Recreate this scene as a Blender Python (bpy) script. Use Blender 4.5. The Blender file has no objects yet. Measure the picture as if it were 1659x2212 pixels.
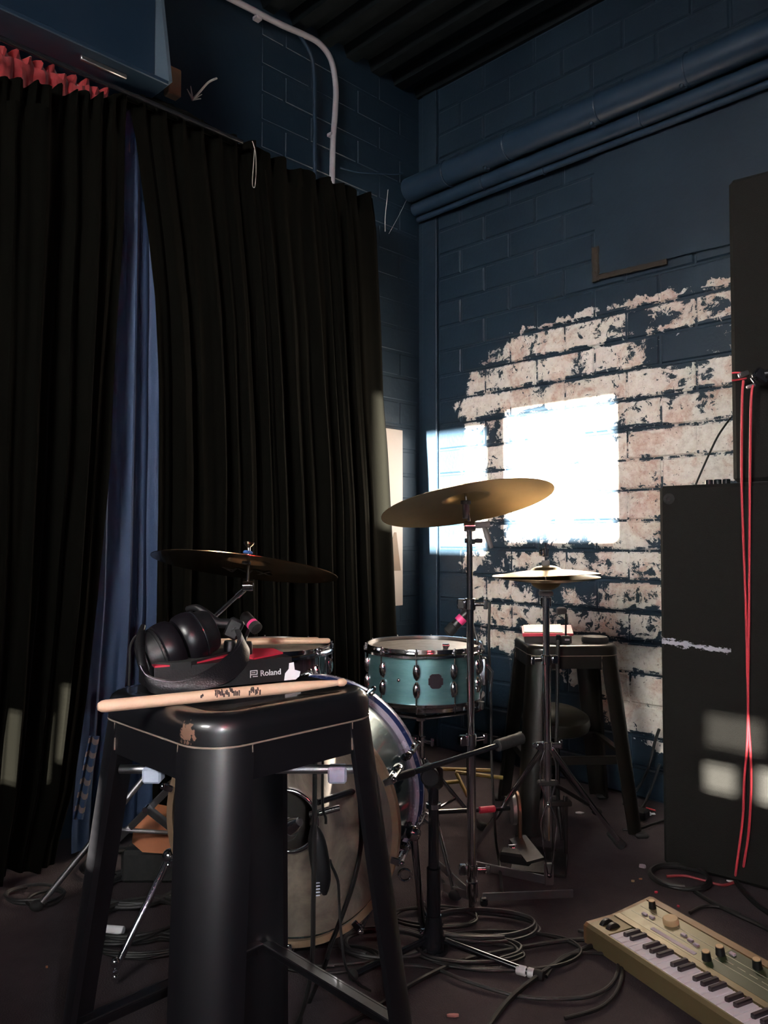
import bpy, bmesh, math, random
from mathutils import Vector, Matrix, Quaternion, noise as mnoise
random.seed(7)
R = math.radians
scn = bpy.context.scene
col = scn.collection

# ------------------------------------------------------------------ camera
F = 1690.0; CX = 829.5; CY = 1106.0; CAMH = 0.98; PITCH = R(2.0)
cd = bpy.data.cameras.new('camera'); cam = bpy.data.objects.new('camera', cd); col.objects.link(cam)
cd.sensor_fit = 'VERTICAL'; cd.sensor_height = 24.0; cd.lens = 24.0 * F / 2212.0
cd.clip_start = 0.02; cd.clip_end = 60
cam.location = (0, 0, CAMH); cam.rotation_euler = (R(90) + PITCH, 0, 0)
scn.camera = cam

# ------------------------------------------------------------------ light and exposure
scn.view_settings.view_transform = 'Standard'; scn.view_settings.look = 'None'
scn.view_settings.gamma = 1.0; scn.view_settings.use_curve_mapping = False
scn.view_settings.exposure = -0.14
world = bpy.data.worlds.new('world'); scn.world = world; world.use_nodes = True
world.node_tree.nodes['Background'].inputs[0].default_value = (0.55, 0.68, 1.0, 1)
world.node_tree.nodes['Background'].inputs[1].default_value = 0.35

def lamp(name, kind, energy, color, loc, direction=None, **kw):
    d = bpy.data.lights.new(name, kind); d.energy = energy; d.color = color
    for k, v in kw.items(): setattr(d, k, v)
    o = bpy.data.objects.new(name, d); col.objects.link(o); o.location = loc
    if direction: o.rotation_euler = Vector(direction).to_track_quat('-Z', 'Y').to_euler()
    return o

CORNER = Vector((0.172, 3.80, 0)); ES = Vector((.70711, -.70711, 0)); ET = Vector((-.70711, -.70711, 0))
def W(s, t, z=0.0):
    p = CORNER + ES * s + ET * t; p.z = z; return p
SUN_H = Vector((.416, .909, 0)); SUN_TAN = 0.2126
lamp('sun', 'SUN', 250.0, (1.0, .93, .80), (0, -6, 6), (SUN_H.x, SUN_H.y, -SUN_TAN), angle=R(0.53))
# added area light at the assumed high window: sky plus glow around sun patch
lamp('added_window_glow', 'AREA', 30.0, (1.0, .97, .92), W(2.35, 4.93, 2.40), (SUN_H.x, SUN_H.y, -SUN_TAN),
     shape='RECTANGLE', size=1.0, size_y=.55, spread=R(60))
# the camera's own flash, assumed
lamp('camera_flash', 'POINT', 34.0, (.92, .95, 1.0), (.030, .015, CAMH - .008), shadow_soft_size=.005)
# assumed red stage lamp and added violet one, both unseen behind the camera
lamp('assumed_red_lamp', 'AREA', 8.0, (1.0, .06, .08), (.55, -.9, 1.75), (-.25, .8, -.42), shape='DISK', size=.16)
lamp('added_violet_lamp', 'AREA', .5, (.45, .25, 1.0), (-.9, -.9, 2.2), (.3, .8, -.4), shape='DISK', size=.14)

# ------------------------------------------------------------------ pixel to place helpers (measured on the photograph)
_cp, _sp = math.cos(PITCH), math.sin(PITCH)
def ray(x, y):
    u = (x - CX) / F; v = (CY - y) / F
    return Vector((u, _cp - v * _sp, _sp + v * _cp))
def P(x, y, D):
    d = ray(x, y); return Vector((0, 0, CAMH)) + d * (D / d.y)
def G(x, y, z=0.0):
    d = ray(x, y); return Vector((0, 0, CAMH)) + d * ((z - CAMH) / d.z)
def hit(x, y, n, k):                     # plane n.(p-CORNER) = k
    d = ray(x, y); o = Vector((0, 0, CAMH)) - CORNER
    return Vector((0, 0, CAMH)) + d * ((k - n.dot(o)) / n.dot(d))
def hitS(x, y, s): return hit(x, y, ES, s)      # plane parallel to the back wall
def hitT(x, y, t): return hit(x, y, ET, t)      # plane parallel to the right wall
def st(p): q = p - CORNER; return ES.dot(q), ET.dot(q), p.z

# ------------------------------------------------------------------ materials
def new_mat(name):
    m = bpy.data.materials.new(name); m.use_nodes = True
    nt = m.node_tree; return m, nt, nt.nodes['Principled BSDF']
def N(nt, t, **kw):
    n = nt.nodes.new(t)
    for k, v in kw.items(): setattr(n, k, v)
    return n
def setin(n, **kw):
    for k, v in kw.items(): n.inputs[k.replace('_', ' ')].default_value = v
def mat(name, color, rough=.5, metal=0.0, var=.12, scale=30.0, bump=0.0, bscale=200.0, coat=0.0, sheen=0.0, spec=.5, trans=0.0):
    m, nt, b = new_mat(name)
    b.inputs['Roughness'].default_value = rough; b.inputs['Metallic'].default_value = metal
    b.inputs['Specular IOR Level'].default_value = spec
    b.inputs['Coat Weight'].default_value = coat; b.inputs['Coat Roughness'].default_value = .08
    b.inputs['Sheen Weight'].default_value = sheen
    b.inputs['Transmission Weight'].default_value = trans
    tc = N(nt, 'ShaderNodeTexCoord'); no = N(nt, 'ShaderNodeTexNoise')
    setin(no, Scale=scale, Detail=6.0, Roughness=.6); nt.links.new(tc.outputs['Object'], no.inputs['Vector'])
    mx = N(nt, 'ShaderNodeMix', data_type='RGBA', blend_type='MIX')
    nt.links.new(no.outputs['Fac'], mx.inputs['Factor'])
    c = Vector(color)
    mx.inputs['A'].default_value = (*(c * (1 - var)), 1); mx.inputs['B'].default_value = (*(c * (1 + var)), 1)
    nt.links.new(mx.outputs['Result'], b.inputs['Base Color'])
    rr = N(nt, 'ShaderNodeMapRange'); setin(rr, From_Min=.3, From_Max=.7, To_Min=max(.02, rough * .85), To_Max=min(1, rough * 1.2))
    nt.links.new(no.outputs['Fac'], rr.inputs['Value']); nt.links.new(rr.outputs['Result'], b.inputs['Roughness'])
    if bump:
        n2 = N(nt, 'ShaderNodeTexNoise'); setin(n2, Scale=bscale, Detail=4.0); nt.links.new(tc.outputs['Object'], n2.inputs['Vector'])
        bp = N(nt, 'ShaderNodeBump'); setin(bp, Strength=bump, Distance=.002)
        nt.links.new(n2.outputs['Fac'], bp.inputs['Height']); nt.links.new(bp.outputs['Normal'], b.inputs['Normal'])
    return m

M = {}
M['chrome'] = mat('chrome', (.82, .82, .86), .13, 1.0, .05)
M['steel'] = mat('dull steel', (.42, .42, .43), .38, 1.0, .15, 60)
M['dark_steel'] = mat('tarnished steel', (.08, .075, .075), .45, 1.0, .2, 50)
M['black_metal'] = mat('black enamel', (.010, .011, .014), .20, 0, .25, 40, coat=.6)
M['black_paint'] = mat('black satin paint', (.012, .012, .014), .38, 0, .2, 40)
M['black_plastic'] = mat('black plastic', (.006, .006, .007), .42, 0, .2, 60, .15, 400)
M['rubber'] = mat('black rubber', (.012, .012, .012), .75, 0, .2, 60)
M['leather'] = mat('black leatherette', (.006, .0055, .007), .36, 0, .2, 50, .35, 500)
M['cushion'] = mat('ear pad leatherette', (.006, .005, .007), .32, 0, .2, 50, .1, 300)
M['red_plastic'] = mat('red plastic', (.62, .035, .07), .42, 0, .1)
M['white'] = mat('white plastic', (.80, .80, .82), .45, 0, .05)
M['pad_grey'] = mat('grey blue nylon', (.42, .47, .58), .5, 0, .08)
M['wood'] = mat('drumstick hickory', (.70, .47, .32), .45, 0, .12, 40, .1, 300)
M['bronze'] = None
M['skin'] = mat('smoky drum head', (.15, .128, .105), .30, 0, .55, 4, .5, 9, coat=.4)
def mottled():
    m, nt, b = new_mat('smoky drum head'); b.inputs['Roughness'].default_value = .30; b.inputs['Coat Weight'].default_value = .4
    tc = N(nt, 'ShaderNodeTexCoord'); mp = N(nt, 'ShaderNodeMapping'); mp.inputs['Scale'].default_value = (1.6, .8, 1); mp.inputs['Rotation'].default_value = (0, 0, .5); nt.links.new(tc.outputs['Object'], mp.inputs['Vector'])
    no = N(nt, 'ShaderNodeTexNoise'); setin(no, Scale=5.0, Detail=7.0, Roughness=.6, Distortion=1.2); nt.links.new(mp.outputs[0], no.inputs['Vector'])
    r = N(nt, 'ShaderNodeValToRGB'); nt.links.new(no.outputs['Fac'], r.inputs['Fac']); e = r.color_ramp.elements
    e[0].position = .36; e[0].color = (.050, .042, .038, 1); e[1].position = .56; e[1].color = (.165, .140, .112, 1); x = e.new(.72); x.color = (.23, .19, .145, 1)  # smudge tones, also painting the head's reflection pattern into its colour
    nt.links.new(r.outputs['Color'], b.inputs['Base Color'])
    bp = N(nt, 'ShaderNodeBump'); setin(bp, Strength=.5, Distance=.01); nt.links.new(no.outputs['Fac'], bp.inputs['Height']); nt.links.new(bp.outputs['Normal'], b.inputs['Normal'])
    return m
M['skin'] = mottled()
M['coated'] = mat('coated drum head', (.12, .105, .09), .42, 0, .12, 30, .1, 400)
M['hoop_wood'] = mat('tan lacquered hoop', (.20, .135, .085), .35, 0, .2, 20, coat=.4)
M['hoop_white'] = mat('pearl hoop lacquer', (.50, .45, .58), .25, .3, .08, coat=.6)
M['hoop_blue'] = mat('blue hoop inlay', (.02, .035, .12), .25, .2, .1, coat=.6)
M['badge'] = mat('dark badge', (.05, .04, .05), .32, .6, .2, 80)
M['carpet_dark'] = None
M['cable'] = mat('black cable', (.007, .007, .007), .55, 0, .2)
M['cable_grey'] = mat('grey cable', (.022, .022, .023), .5, 0, .2)
M['red_cable'] = mat('red cable', (.62, .05, .07), .42, 0, .1)
M['tolex'] = mat('black cabinet covering', (.0120, .0118, .0108), .9, 0, .25, 90, .5, 420, spec=.12)
M['gold_case'] = mat('olive gold panel', (.145, .112, .054), .42, .25, .1, 60)
M['panel_olive'] = mat('olive printed panel', (.150, .130, .065), .4, .15, .12, 40)
M['panel_green'] = mat('dark green printed panel', (.030, .042, .018), .4, .1, .2, 40)
M['walnut'] = mat('brown cheek', (.20, .115, .05), .5, 0, .2, 30)
M['ivory'] = mat('white key', (.78, .72, .78), .38, 0, .03)
M['black_key'] = mat('black key', (.03, .022, .026), .32, 0, .2)
M['knob_cap'] = mat('tan knob cap', (.50, .34, .18), .5, 0, .1)
M['lilac'] = mat('lilac key cap', (.36, .30, .36), .5, 0, .1)
M['line'] = mat('pale print', (.36, .35, .26), .5, 0, .05)
M['blue_steel'] = mat('blue gloss paint on steel', (.012, .029, .054), .42, 0, .18, 8, .1, 40)
M['conduit'] = mat('grey conduit', (.34, .33, .36), .5, 0, .12, 25)
M['red_fabric'] = mat('red fabric', (.30, .02, .025), .8, 0, .2, 90, .3, 300, sheen=.3)
M['old_wood'] = mat('old wood post', (.16, .10, .06), .8, 0, .3, 25, .4, 80)
M['beige_board'] = mat('cream board', (.58, .52, .47), .6, 0, .05)
M['brown_mark'] = mat('brown smear', (.16, .12, .09), .7, 0, .15)
M['orange_box'] = mat('orange wood block', (.45, .17, .08), .5, 0, .2, 12)
M['yellow'] = mat('yellow painted tube', (.20, .135, .03), .45, 0, .2)
M['copper'] = mat('copper chain', (.22, .13, .09), .35, .9, .2)
M['pink_tape'] = mat('pink tape', (.80, .05, .22), .55, 0, .05)
M['paper'] = mat('paper scrap', (.62, .58, .60), .8, 0, .08)
M['pink_paper'] = mat('reddish scrap', (.55, .22, .20), .8, 0, .1)
M['thread'] = mat('pale thread', (.42, .40, .36), .8, 0, .1)
M['blue_rubber'] = mat('blue felt washer', (.02, .09, .30), .7, 0, .1)
M['felt'] = mat('grey felt', (.12, .11, .11), .95, 0, .1)
M['ink'] = mat('black ink', (.05, .03, .028), .6, 0, .1)
M['logo'] = mat('white print', (.75, .76, .80), .5, 0, .02)
M['dark_logo'] = mat('dark print', (.02, .015, .012), .5, .3, .1)
M['glue_grey'] = mat('smoked nylon', (.10, .09, .09), .5, 0, .1)

def bronze(name, base, rough):
    m, nt, b = new_mat(name)
    b.inputs['Metallic'].default_value = 1.0; b.inputs['Roughness'].default_value = rough
    tc = N(nt, 'ShaderNodeTexCoord'); sep = N(nt, 'ShaderNodeSeparateXYZ'); nt.links.new(tc.outputs['Object'], sep.inputs[0])
    cmb = N(nt, 'ShaderNodeCombineXYZ'); nt.links.new(sep.outputs['X'], cmb.inputs['X']); nt.links.new(sep.outputs['Y'], cmb.inputs['Y'])
    ln = N(nt, 'ShaderNodeVectorMath', operation='LENGTH'); nt.links.new(cmb.outputs[0], ln.inputs[0])
    no = N(nt, 'ShaderNodeTexNoise', noise_dimensions='1D'); setin(no, Scale=420.0, Detail=3.0); nt.links.new(ln.outputs['Value'], no.inputs['W'])
    bp = N(nt, 'ShaderNodeBump'); setin(bp, Strength=.35, Distance=.0006)
    nt.links.new(no.outputs['Fac'], bp.inputs['Height']); nt.links.new(bp.outputs['Normal'], b.inputs['Normal'])
    n2 = N(nt, 'ShaderNodeTexNoise'); setin(n2, Scale=14.0, Detail=5.0); nt.links.new(tc.outputs['Object'], n2.inputs['Vector'])
    mx = N(nt, 'ShaderNodeMix', data_type='RGBA'); nt.links.new(n2.outputs['Fac'], mx.inputs['Factor'])
    c = Vector(base); mx.inputs['A'].default_value = (*(c * .8), 1); mx.inputs['B'].default_value = (*(c * 1.12), 1)
    nt.links.new(mx.outputs['Result'], b.inputs['Base Color'])
    return m
M['bronze'] = bronze('cast bronze', (.46, .36, .21), .36)
M['bronze_dark'] = bronze('brilliant dark bronze', (.34, .22, .12), .24)

def fabric(name, c1, c2, rough=.9, sheen=.6, scale=6.0):
    m, nt, b = new_mat(name)
    b.inputs['Roughness'].default_value = rough; b.inputs['Sheen Weight'].default_value = sheen
    b.inputs['Sheen Roughness'].default_value = .4; b.inputs['Specular IOR Level'].default_value = .25 if sheen > .05 else .04
    tc = N(nt, 'ShaderNodeTexCoord'); mp = N(nt, 'ShaderNodeMapping'); mp.inputs['Scale'].default_value = (1, 1, .25)
    nt.links.new(tc.outputs['Object'], mp.inputs['Vector'])
    no = N(nt, 'ShaderNodeTexNoise'); setin(no, Scale=scale, Detail=8.0, Roughness=.65); nt.links.new(mp.outputs[0], no.inputs['Vector'])
    mx = N(nt, 'ShaderNodeMix', data_type='RGBA'); nt.links.new(no.outputs['Fac'], mx.inputs['Factor'])
    mx.inputs['A'].default_value = (*c1, 1); mx.inputs['B'].default_value = (*c2, 1)
    nt.links.new(mx.outputs['Result'], b.inputs['Base Color'])
    n2 = N(nt, 'ShaderNodeTexNoise'); setin(n2, Scale=350.0, Detail=2.0); nt.links.new(tc.outputs['Object'], n2.inputs['Vector'])
    bp = N(nt, 'ShaderNodeBump'); setin(bp, Strength=.25, Distance=.002)
    nt.links.new(n2.outputs['Fac'], bp.inputs['Height']); nt.links.new(bp.outputs['Normal'], b.inputs['Normal'])
    return m
M['velvet'] = fabric('black velvet', (.0010, .0011, .0008), (.0036, .0034, .0024), .95, .010)
M['satin'] = fabric('blue satin', (.021, .041, .092), (.034, .060, .122), .60, .1)

def floor_mat():
    m, nt, b = new_mat('dark worn carpet')
    b.inputs['Roughness'].default_value = .95; b.inputs['Specular IOR Level'].default_value = .15
    tc = N(nt, 'ShaderNodeTexCoord'); no = N(nt, 'ShaderNodeTexNoise'); setin(no, Scale=2.2, Detail=9.0, Roughness=.7)
    nt.links.new(tc.outputs['Object'], no.inputs['Vector'])
    cr = N(nt, 'ShaderNodeValToRGB'); nt.links.new(no.outputs['Fac'], cr.inputs['Fac'])
    cr.color_ramp.elements[0].position = .3; cr.color_ramp.elements[0].color = (.032, .025, .0275, 1)
    cr.color_ramp.elements[1].position = .75; cr.color_ramp.elements[1].color = (.074, .059, .064, 1)
    n2 = N(nt, 'ShaderNodeTexNoise'); setin(n2, Scale=260.0, Detail=3.0); nt.links.new(tc.outputs['Object'], n2.inputs['Vector'])
    c2 = N(nt, 'ShaderNodeValToRGB'); nt.links.new(n2.outputs['Fac'], c2.inputs['Fac'])
    c2.color_ramp.elements[0].position = .72; c2.color_ramp.elements[0].color = (0, 0, 0, 1)
    c2.color_ramp.elements[1].position = .78; c2.color_ramp.elements[1].color = (1, 1, 1, 1)
    mx = N(nt, 'ShaderNodeMix', data_type='RGBA'); nt.links.new(c2.outputs['Color'], mx.inputs['Factor'])
    nt.links.new(cr.outputs['Color'], mx.inputs['A']); mx.inputs['B'].default_value = (.22, .20, .19, 1)
    nt.links.new(mx.outputs['Result'], b.inputs['Base Color'])
    bp = N(nt, 'ShaderNodeBump'); setin(bp, Strength=.6, Distance=.004)
    nt.links.new(n2.outputs['Fac'], bp.inputs['Height']); nt.links.new(bp.outputs['Normal'], b.inputs['Normal'])
    return m
M['carpet_dark'] = floor_mat()

# ------------------------------------------------------------------ mesh helpers
class MB:
    def __init__(s): s.v = []; s.f = []
    def add(s, verts, faces):
        k = len(s.v); s.v += [Vector(v) for v in verts]; s.f += [tuple(i + k for i in f) for f in faces]; return s
    def box(s, c, size, rot=None, ch=0.0):
        c = Vector(c); hx, hy, hz = [a / 2 for a in size]
        if ch > 0:
            vs = []; idx = {}
            for sx in (-1, 1):
                for sy in (-1, 1):
                    for sz in (-1, 1):
                        for ax in range(3):
                            p = [sx * (hx - ch), sy * (hy - ch), sz * (hz - ch)]
                            p[ax] = (sx * hx, sy * hy, sz * hz)[ax]
                            idx[(sx, sy, sz, ax)] = len(vs); vs.append(Vector(p))
            fs = []
            for ax in range(3):
                a, b = [(1, 2), (2, 0), (0, 1)][ax]
                for sg in (-1, 1):
                    q = []
                    for (i, j) in ((-1, -1), (1, -1), (1, 1), (-1, 1)):
                        t = [0, 0, 0]; t[ax] = sg; t[a] = i; t[b] = j; q.append(idx[(*t, ax)])
                    fs.append(q if sg > 0 else q[::-1])
            for ax in range(3):
                a, b = [(1, 2), (2, 0), (0, 1)][ax]
                for i in (-1, 1):
                    for j in (-1, 1):
                        t0 = [0, 0, 0]; t0[ax] = -1; t0[a] = i; t0[b] = j; t1 = list(t0); t1[ax] = 1
                        q = [idx[(*t0, a)], idx[(*t1, a)], idx[(*t1, b)], idx[(*t0, b)]]
                        fs.append(q if i * j < 0 else q[::-1])
            for sx in (-1, 1):
                for sy in (-1, 1):
                    for sz in (-1, 1):
                        q = [idx[(sx, sy, sz, 0)], idx[(sx, sy, sz, 1)], idx[(sx, sy, sz, 2)]]
                        fs.append(q if sx * sy * sz > 0 else q[::-1])
        else:
            vs = [Vector((x, y, z)) for x in (-hx, hx) for y in (-hy, hy) for z in (-hz, hz)]
            fs = [(0, 1, 3, 2), (4, 6, 7, 5), (0, 4, 5, 1), (2, 3, 7, 6), (0, 2, 6, 4), (1, 5, 7, 3)]
        if rot is not None: vs = [rot @ v for v in vs]
        return s.add([v + c for v in vs], fs)
    def tube(s, pts, r, n=10, cap=True, closed=False):
        pts = [Vector(p) for p in pts]; L = len(pts)
        rs = r if isinstance(r, (list, tuple)) else [r] * L
        k = len(s.v); up = None; rings = []
        for i in range(L):
            if closed: d = pts[(i + 1) % L] - pts[i - 1]
            else: d = pts[min(i + 1, L - 1)] - pts[max(i - 1, 0)]
            if d.length < 1e-9: d = Vector((0, 0, 1))
            d.normalize()
            if up is None:
                up = Vector((0, 0, 1)) if abs(d.z) < .9 else Vector((1, 0, 0))
            a = d.cross(up)
            if a.length < 1e-6: a = d.orthogonal()
            a.normalize(); b = a.cross(d).normalized(); up = b
            rings.append([pts[i] + (a * math.cos(q) + b * math.sin(q)) * rs[i] for q in [2 * math.pi * j / n for j in range(n)]])
        for rg in rings: s.v += rg
        m = L if closed else L - 1
        for i in range(m):
            i2 = (i + 1) % L
            for j in range(n):
                j2 = (j + 1) % n
                s.f.append((k + i * n + j, k + i * n + j2, k + i2 * n + j2, k + i2 * n + j))
        if cap and not closed:
            s.f.append(tuple(k + j for j in range(n))[::-1]); s.f.append(tuple(k + (L - 1) * n + j for j in range(n)))
        return s
    def lathe(s, prof, c=(0, 0, 0), axis=(0, 0, 1), n=32):
        c = Vector(c); q = Vector((0, 0, 1)).rotation_difference(Vector(axis).normalized())
        k = len(s.v); L = len(prof)
        for (r, z) in prof:
            for j in range(n):
                a = 2 * math.pi * j / n
                s.v.append(c + q @ Vector((max(r, 1e-5) * math.cos(a), max(r, 1e-5) * math.sin(a), z)))
        for i in range(L - 1):
            for j in range(n):
                j2 = (j + 1) % n
                s.f.append((k + i * n + j, k + i * n + j2, k + (i + 1) * n + j2, k + (i + 1) * n + j))
        if prof[0][0] > 1e-4 and prof[0] != prof[-1]: s.f.append(tuple(k + j for j in range(n))[::-1])
        if prof[-1][0] > 1e-4 and prof[0] != prof[-1]: s.f.append(tuple(k + (L - 1) * n + j for j in range(n)))
        return s
    def cyl(s, p0, p1, r, n=16, ch=None):
        p0 = Vector(p0); p1 = Vector(p1); h = (p1 - p0).length; ch = min(r, h) * .12 if ch is None else ch
        return s.lathe([(0, 0), (r - ch, 0), (r, ch), (r, h - ch), (r - ch, h), (0, h)], p0, p1 - p0, n)
    def ball(s, c, r, n=14, sc=(1, 1, 1), rot=None):
        vs = []; k = len(s.v); m = n // 2 + 1
        c = Vector(c)
        for i in range(m + 1):
            ph = math.pi * i / m
            for j in range(n):
                a = 2 * math.pi * j / n
                p = Vector((math.sin(ph) * math.cos(a) * sc[0], math.sin(ph) * math.sin(a) * sc[1], math.cos(ph) * sc[2])) * r
                s.v.append(c + (rot @ p if rot is not None else p))
        for i in range(m):
            for j in range(n):
                j2 = (j + 1) % n
                s.f.append((k + i * n + j, k + (i + 1) * n + j, k + (i + 1) * n + j2, k + i * n + j2))
        return s
    def torus(s, c, R_, r, axis=(0, 0, 1), n=40, m=10, a0=0, a1=None):
        q = Vector((0, 0, 1)).rotation_difference(Vector(axis).normalized()); c = Vector(c)
        if a1 is None:
            pts = [c + q @ Vector((R_ * math.cos(2 * math.pi * i / n), R_ * math.sin(2 * math.pi * i / n), 0)) for i in range(n)]
            return s.tube(pts, r, m, closed=True)
        pts = [c + q @ Vector((R_ * math.cos(a0 + (a1 - a0) * i / n), R_ * math.sin(a0 + (a1 - a0) * i / n), 0)) for i in range(n + 1)]
        return s.tube(pts, r, m)
    def loft(s, rings, cap=True):
        k = len(s.v); n = len(rings[0]); L = len(rings)
        for rg in rings: s.v += [Vector(p) for p in rg]
        for i in range(L - 1):
            for j in range(n):
                j2 = (j + 1) % n
                s.f.append((k + i * n + j, k + i * n + j2, k + (i + 1) * n + j2, k + (i + 1) * n + j))
        if cap:
            s.f.append(tuple(k + j for j in range(n))[::-1]); s.f.append(tuple(k + (L - 1) * n + j for j in range(n)))
        return s
    def sheet(s, rows, thick=.002):
        """grid of points (rows of equal length) given thickness along the vertex normals"""
        nr, nc = len(rows), len(rows[0]); g = [[Vector(p) for p in r] for r in rows]; nm = []
        for i in range(nr):
            l = []
            for j in range(nc):
                a = g[min(i + 1, nr - 1)][j] - g[max(i - 1, 0)][j]; b = g[i][min(j + 1, nc - 1)] - g[i][max(j - 1, 0)]
                q = a.cross(b); l.append(q.normalized() if q.length > 1e-12 else Vector((0, 0, 1)))
            nm.append(l)
        k = len(s.v)
        for i in range(nr):
            for j in range(nc): s.v.append(g[i][j] + nm[i][j] * thick / 2)
        for i in range(nr):
            for j in range(nc): s.v.append(g[i][j] - nm[i][j] * thick / 2)
        o = nr * nc
        for i in range(nr - 1):
            for j in range(nc - 1):
                a = k + i * nc + j; s.f.append((a, a + nc, a + nc + 1, a + 1)); s.f.append((o + a, o + a + 1, o + a + nc + 1, o + a + nc))
        for i in range(nr - 1):
            a = k + i * nc; s.f.append((a, a + o, a + o + nc, a + nc)); b = a + nc - 1; s.f.append((b, b + nc, b + nc + o, b + o))
        for j in range(nc - 1):
            a = k + j; s.f.append((a, a + 1, a + 1 + o, a + o)); b = k + (nr - 1) * nc + j; s.f.append((b, b + o, b + o + 1, b + 1))
        return s
    def prism(s, poly, z0, z1):
        n = len(poly); k = len(s.v)
        s.v += [Vector((x, y, z0)) for x, y in poly] + [Vector((x, y, z1)) for x, y in poly]
        s.f.append(tuple(k + i for i in range(n))[::-1]); s.f.append(tuple(k + n + i for i in range(n)))
        for i in range(n):
            j = (i + 1) % n; s.f.append((k + i, k + j, k + n + j, k + n + i))
        return s
    def xf(s, mtx): s.v = [mtx @ v for v in s.v]; return s
    def mesh(s, name, m, smooth=True, org=None, angle=40):
        me = bpy.data.meshes.new(name)
        vs = s.v if org is None else [v - Vector(org) for v in s.v]
        me.from_pydata([tuple(v) for v in vs], [], s.f); me.update()
        if m: me.materials.append(M[m] if isinstance(m, str) else m)
        bm = bmesh.new(); bm.from_mesh(me); bmesh.ops.recalc_face_normals(bm, faces=bm.faces)
        if smooth:
            lim = R(angle)
            for f in bm.faces: f.smooth = True
            for e in bm.edges:
                if len(e.link_faces) == 2: e.smooth = e.calc_face_angle(0) < lim
        bm.to_mesh(me); bm.free()
        return me
    def build(s, name, m, parent=None, smooth=True, org=None, label=None):
        o = bpy.data.objects.new(name, s.mesh(name, m, smooth, org)); col.objects.link(o)
        if org is not None and parent is None: o.location = org
        if parent is not None: o.parent = parent
        if label: o['label'] = label
        return o

def thing(name, label, cat, loc=(0, 0, 0), rz=0.0, group=None):
    o = bpy.data.objects.new(name, None); col.objects.link(o); o.location = loc; o.rotation_euler = (0, 0, rz)
    o.empty_display_size = .05
    return tag(o, label, cat, group)
def tag(o, label, cat, group=None):
    o['label'] = label; o['category'] = cat
    if group: o['group'] = group
    return o
def struct(o, label, cat='structure'):
    o['kind'] = 'structure'; o['label'] = label; o['category'] = cat; return o
def copy_tree(o, parent=None):
    c = o.copy(); col.objects.link(c); c.parent = parent
    for ch in list(o.children): copy_tree(ch, c)
    return c
def smooth_path(pts, k=8, closed=False):
    pts = [Vector(p) for p in pts]; n = len(pts); out = []
    rng = range(n if closed else n - 1)
    for i in rng:
        if closed: p0, p1, p2, p3 = pts[i - 1], pts[i], pts[(i + 1) % n], pts[(i + 2) % n]
        else: p0, p1, p2, p3 = pts[max(i - 1, 0)], pts[i], pts[i + 1], pts[min(i + 2, n - 1)]
        for j in range(k):
            t = j / k
            out.append(.5 * ((2 * p1) + (p2 - p0) * t + (2 * p0 - 5 * p1 + 4 * p2 - p3) * t * t + (3 * p1 - p0 - 3 * p2 + p3) * t ** 3))
    if not closed: out.append(pts[-1])
    return out
def text_part(body, size, m, parent, mtx, extrude=.0003, name='lettering', bold=0.0):
    cu = bpy.data.curves.new(name, 'FONT'); cu.body = body; cu.size = size; cu.extrude = extrude; cu.offset = bold
    cu.align_x = 'CENTER'; cu.align_y = 'CENTER'; cu.resolution_u = 3
    to = bpy.data.objects.new(name, cu); col.objects.link(to)
    dg = bpy.context.evaluated_depsgraph_get(); me = bpy.data.meshes.new_from_object(to.evaluated_get(dg))
    bpy.data.objects.remove(to); me.transform(mtx); me.materials.clear(); me.materials.append(M[m])
    o = bpy.data.objects.new(name, me); col.objects.link(o); o.parent = parent
    return o
def frame(o, x, y, z):
    """matrix with the given axes"""
    x, y, z = Vector(x), Vector(y), Vector(z)
    return Matrix(((x.x, y.x, z.x, o[0]), (x.y, y.y, z.y, o[1]), (x.z, y.z, z.z, o[2]), (0, 0, 0, 1)))

# ================================================================== the room
ROOM_S, ROOM_T, ROOM_Z = 5.2, 5.0, 3.16
RW = Matrix.Translation(CORNER) @ Matrix.Rotation(R(-45), 4, 'Z')      # right wall: local x = s, local y = -t
BW = Matrix.Translation(CORNER) @ Matrix.Rotation(R(45), 4, 'Z')       # back wall: local x = -t, local y = -s

fl = MB(); fl.box((ROOM_S / 2, -ROOM_T / 2, -.05), (ROOM_S + .4, ROOM_T + .4, .1))
o = fl.build('floor', 'carpet_dark', smooth=False); o.matrix_world = RW; struct(o, 'dark worn carpet floor littered with cables and scraps', 'floor')

# corrugated deck, ribs running along the right wall
prof = []; y = .2; rib = .155
while y > -ROOM_T - .2:
    prof += [(y, 0), (y - .055, 0), (y - .075, .045), (y - .135, .045)]; y -= rib
ce = MB()
k = len(prof)
vs = [(-.2, a, ROOM_Z + b) for a, b in prof] + [(ROOM_S + .2, a, ROOM_Z + b) for a, b in prof] + \
     [(-.2, a, ROOM_Z + .12) for a, b in prof] + [(ROOM_S + .2, a, ROOM_Z + .12) for a, b in prof]
fs = []
for i in range(k - 1):
    fs += [(i, i + 1, k + i + 1, k + i), (2 * k + i, 3 * k + i, 3 * k + i + 1, 2 * k + i + 1)]
ce.add(vs, fs)
o = ce.build('ceiling', mat('dark blue deck paint', (.0022, .0050, .0066), .7, 0, .2, 6, spec=.2), smooth=False); o.matrix_world = RW
struct(o, 'dark blue corrugated metal deck ceiling', 'ceiling')

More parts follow.
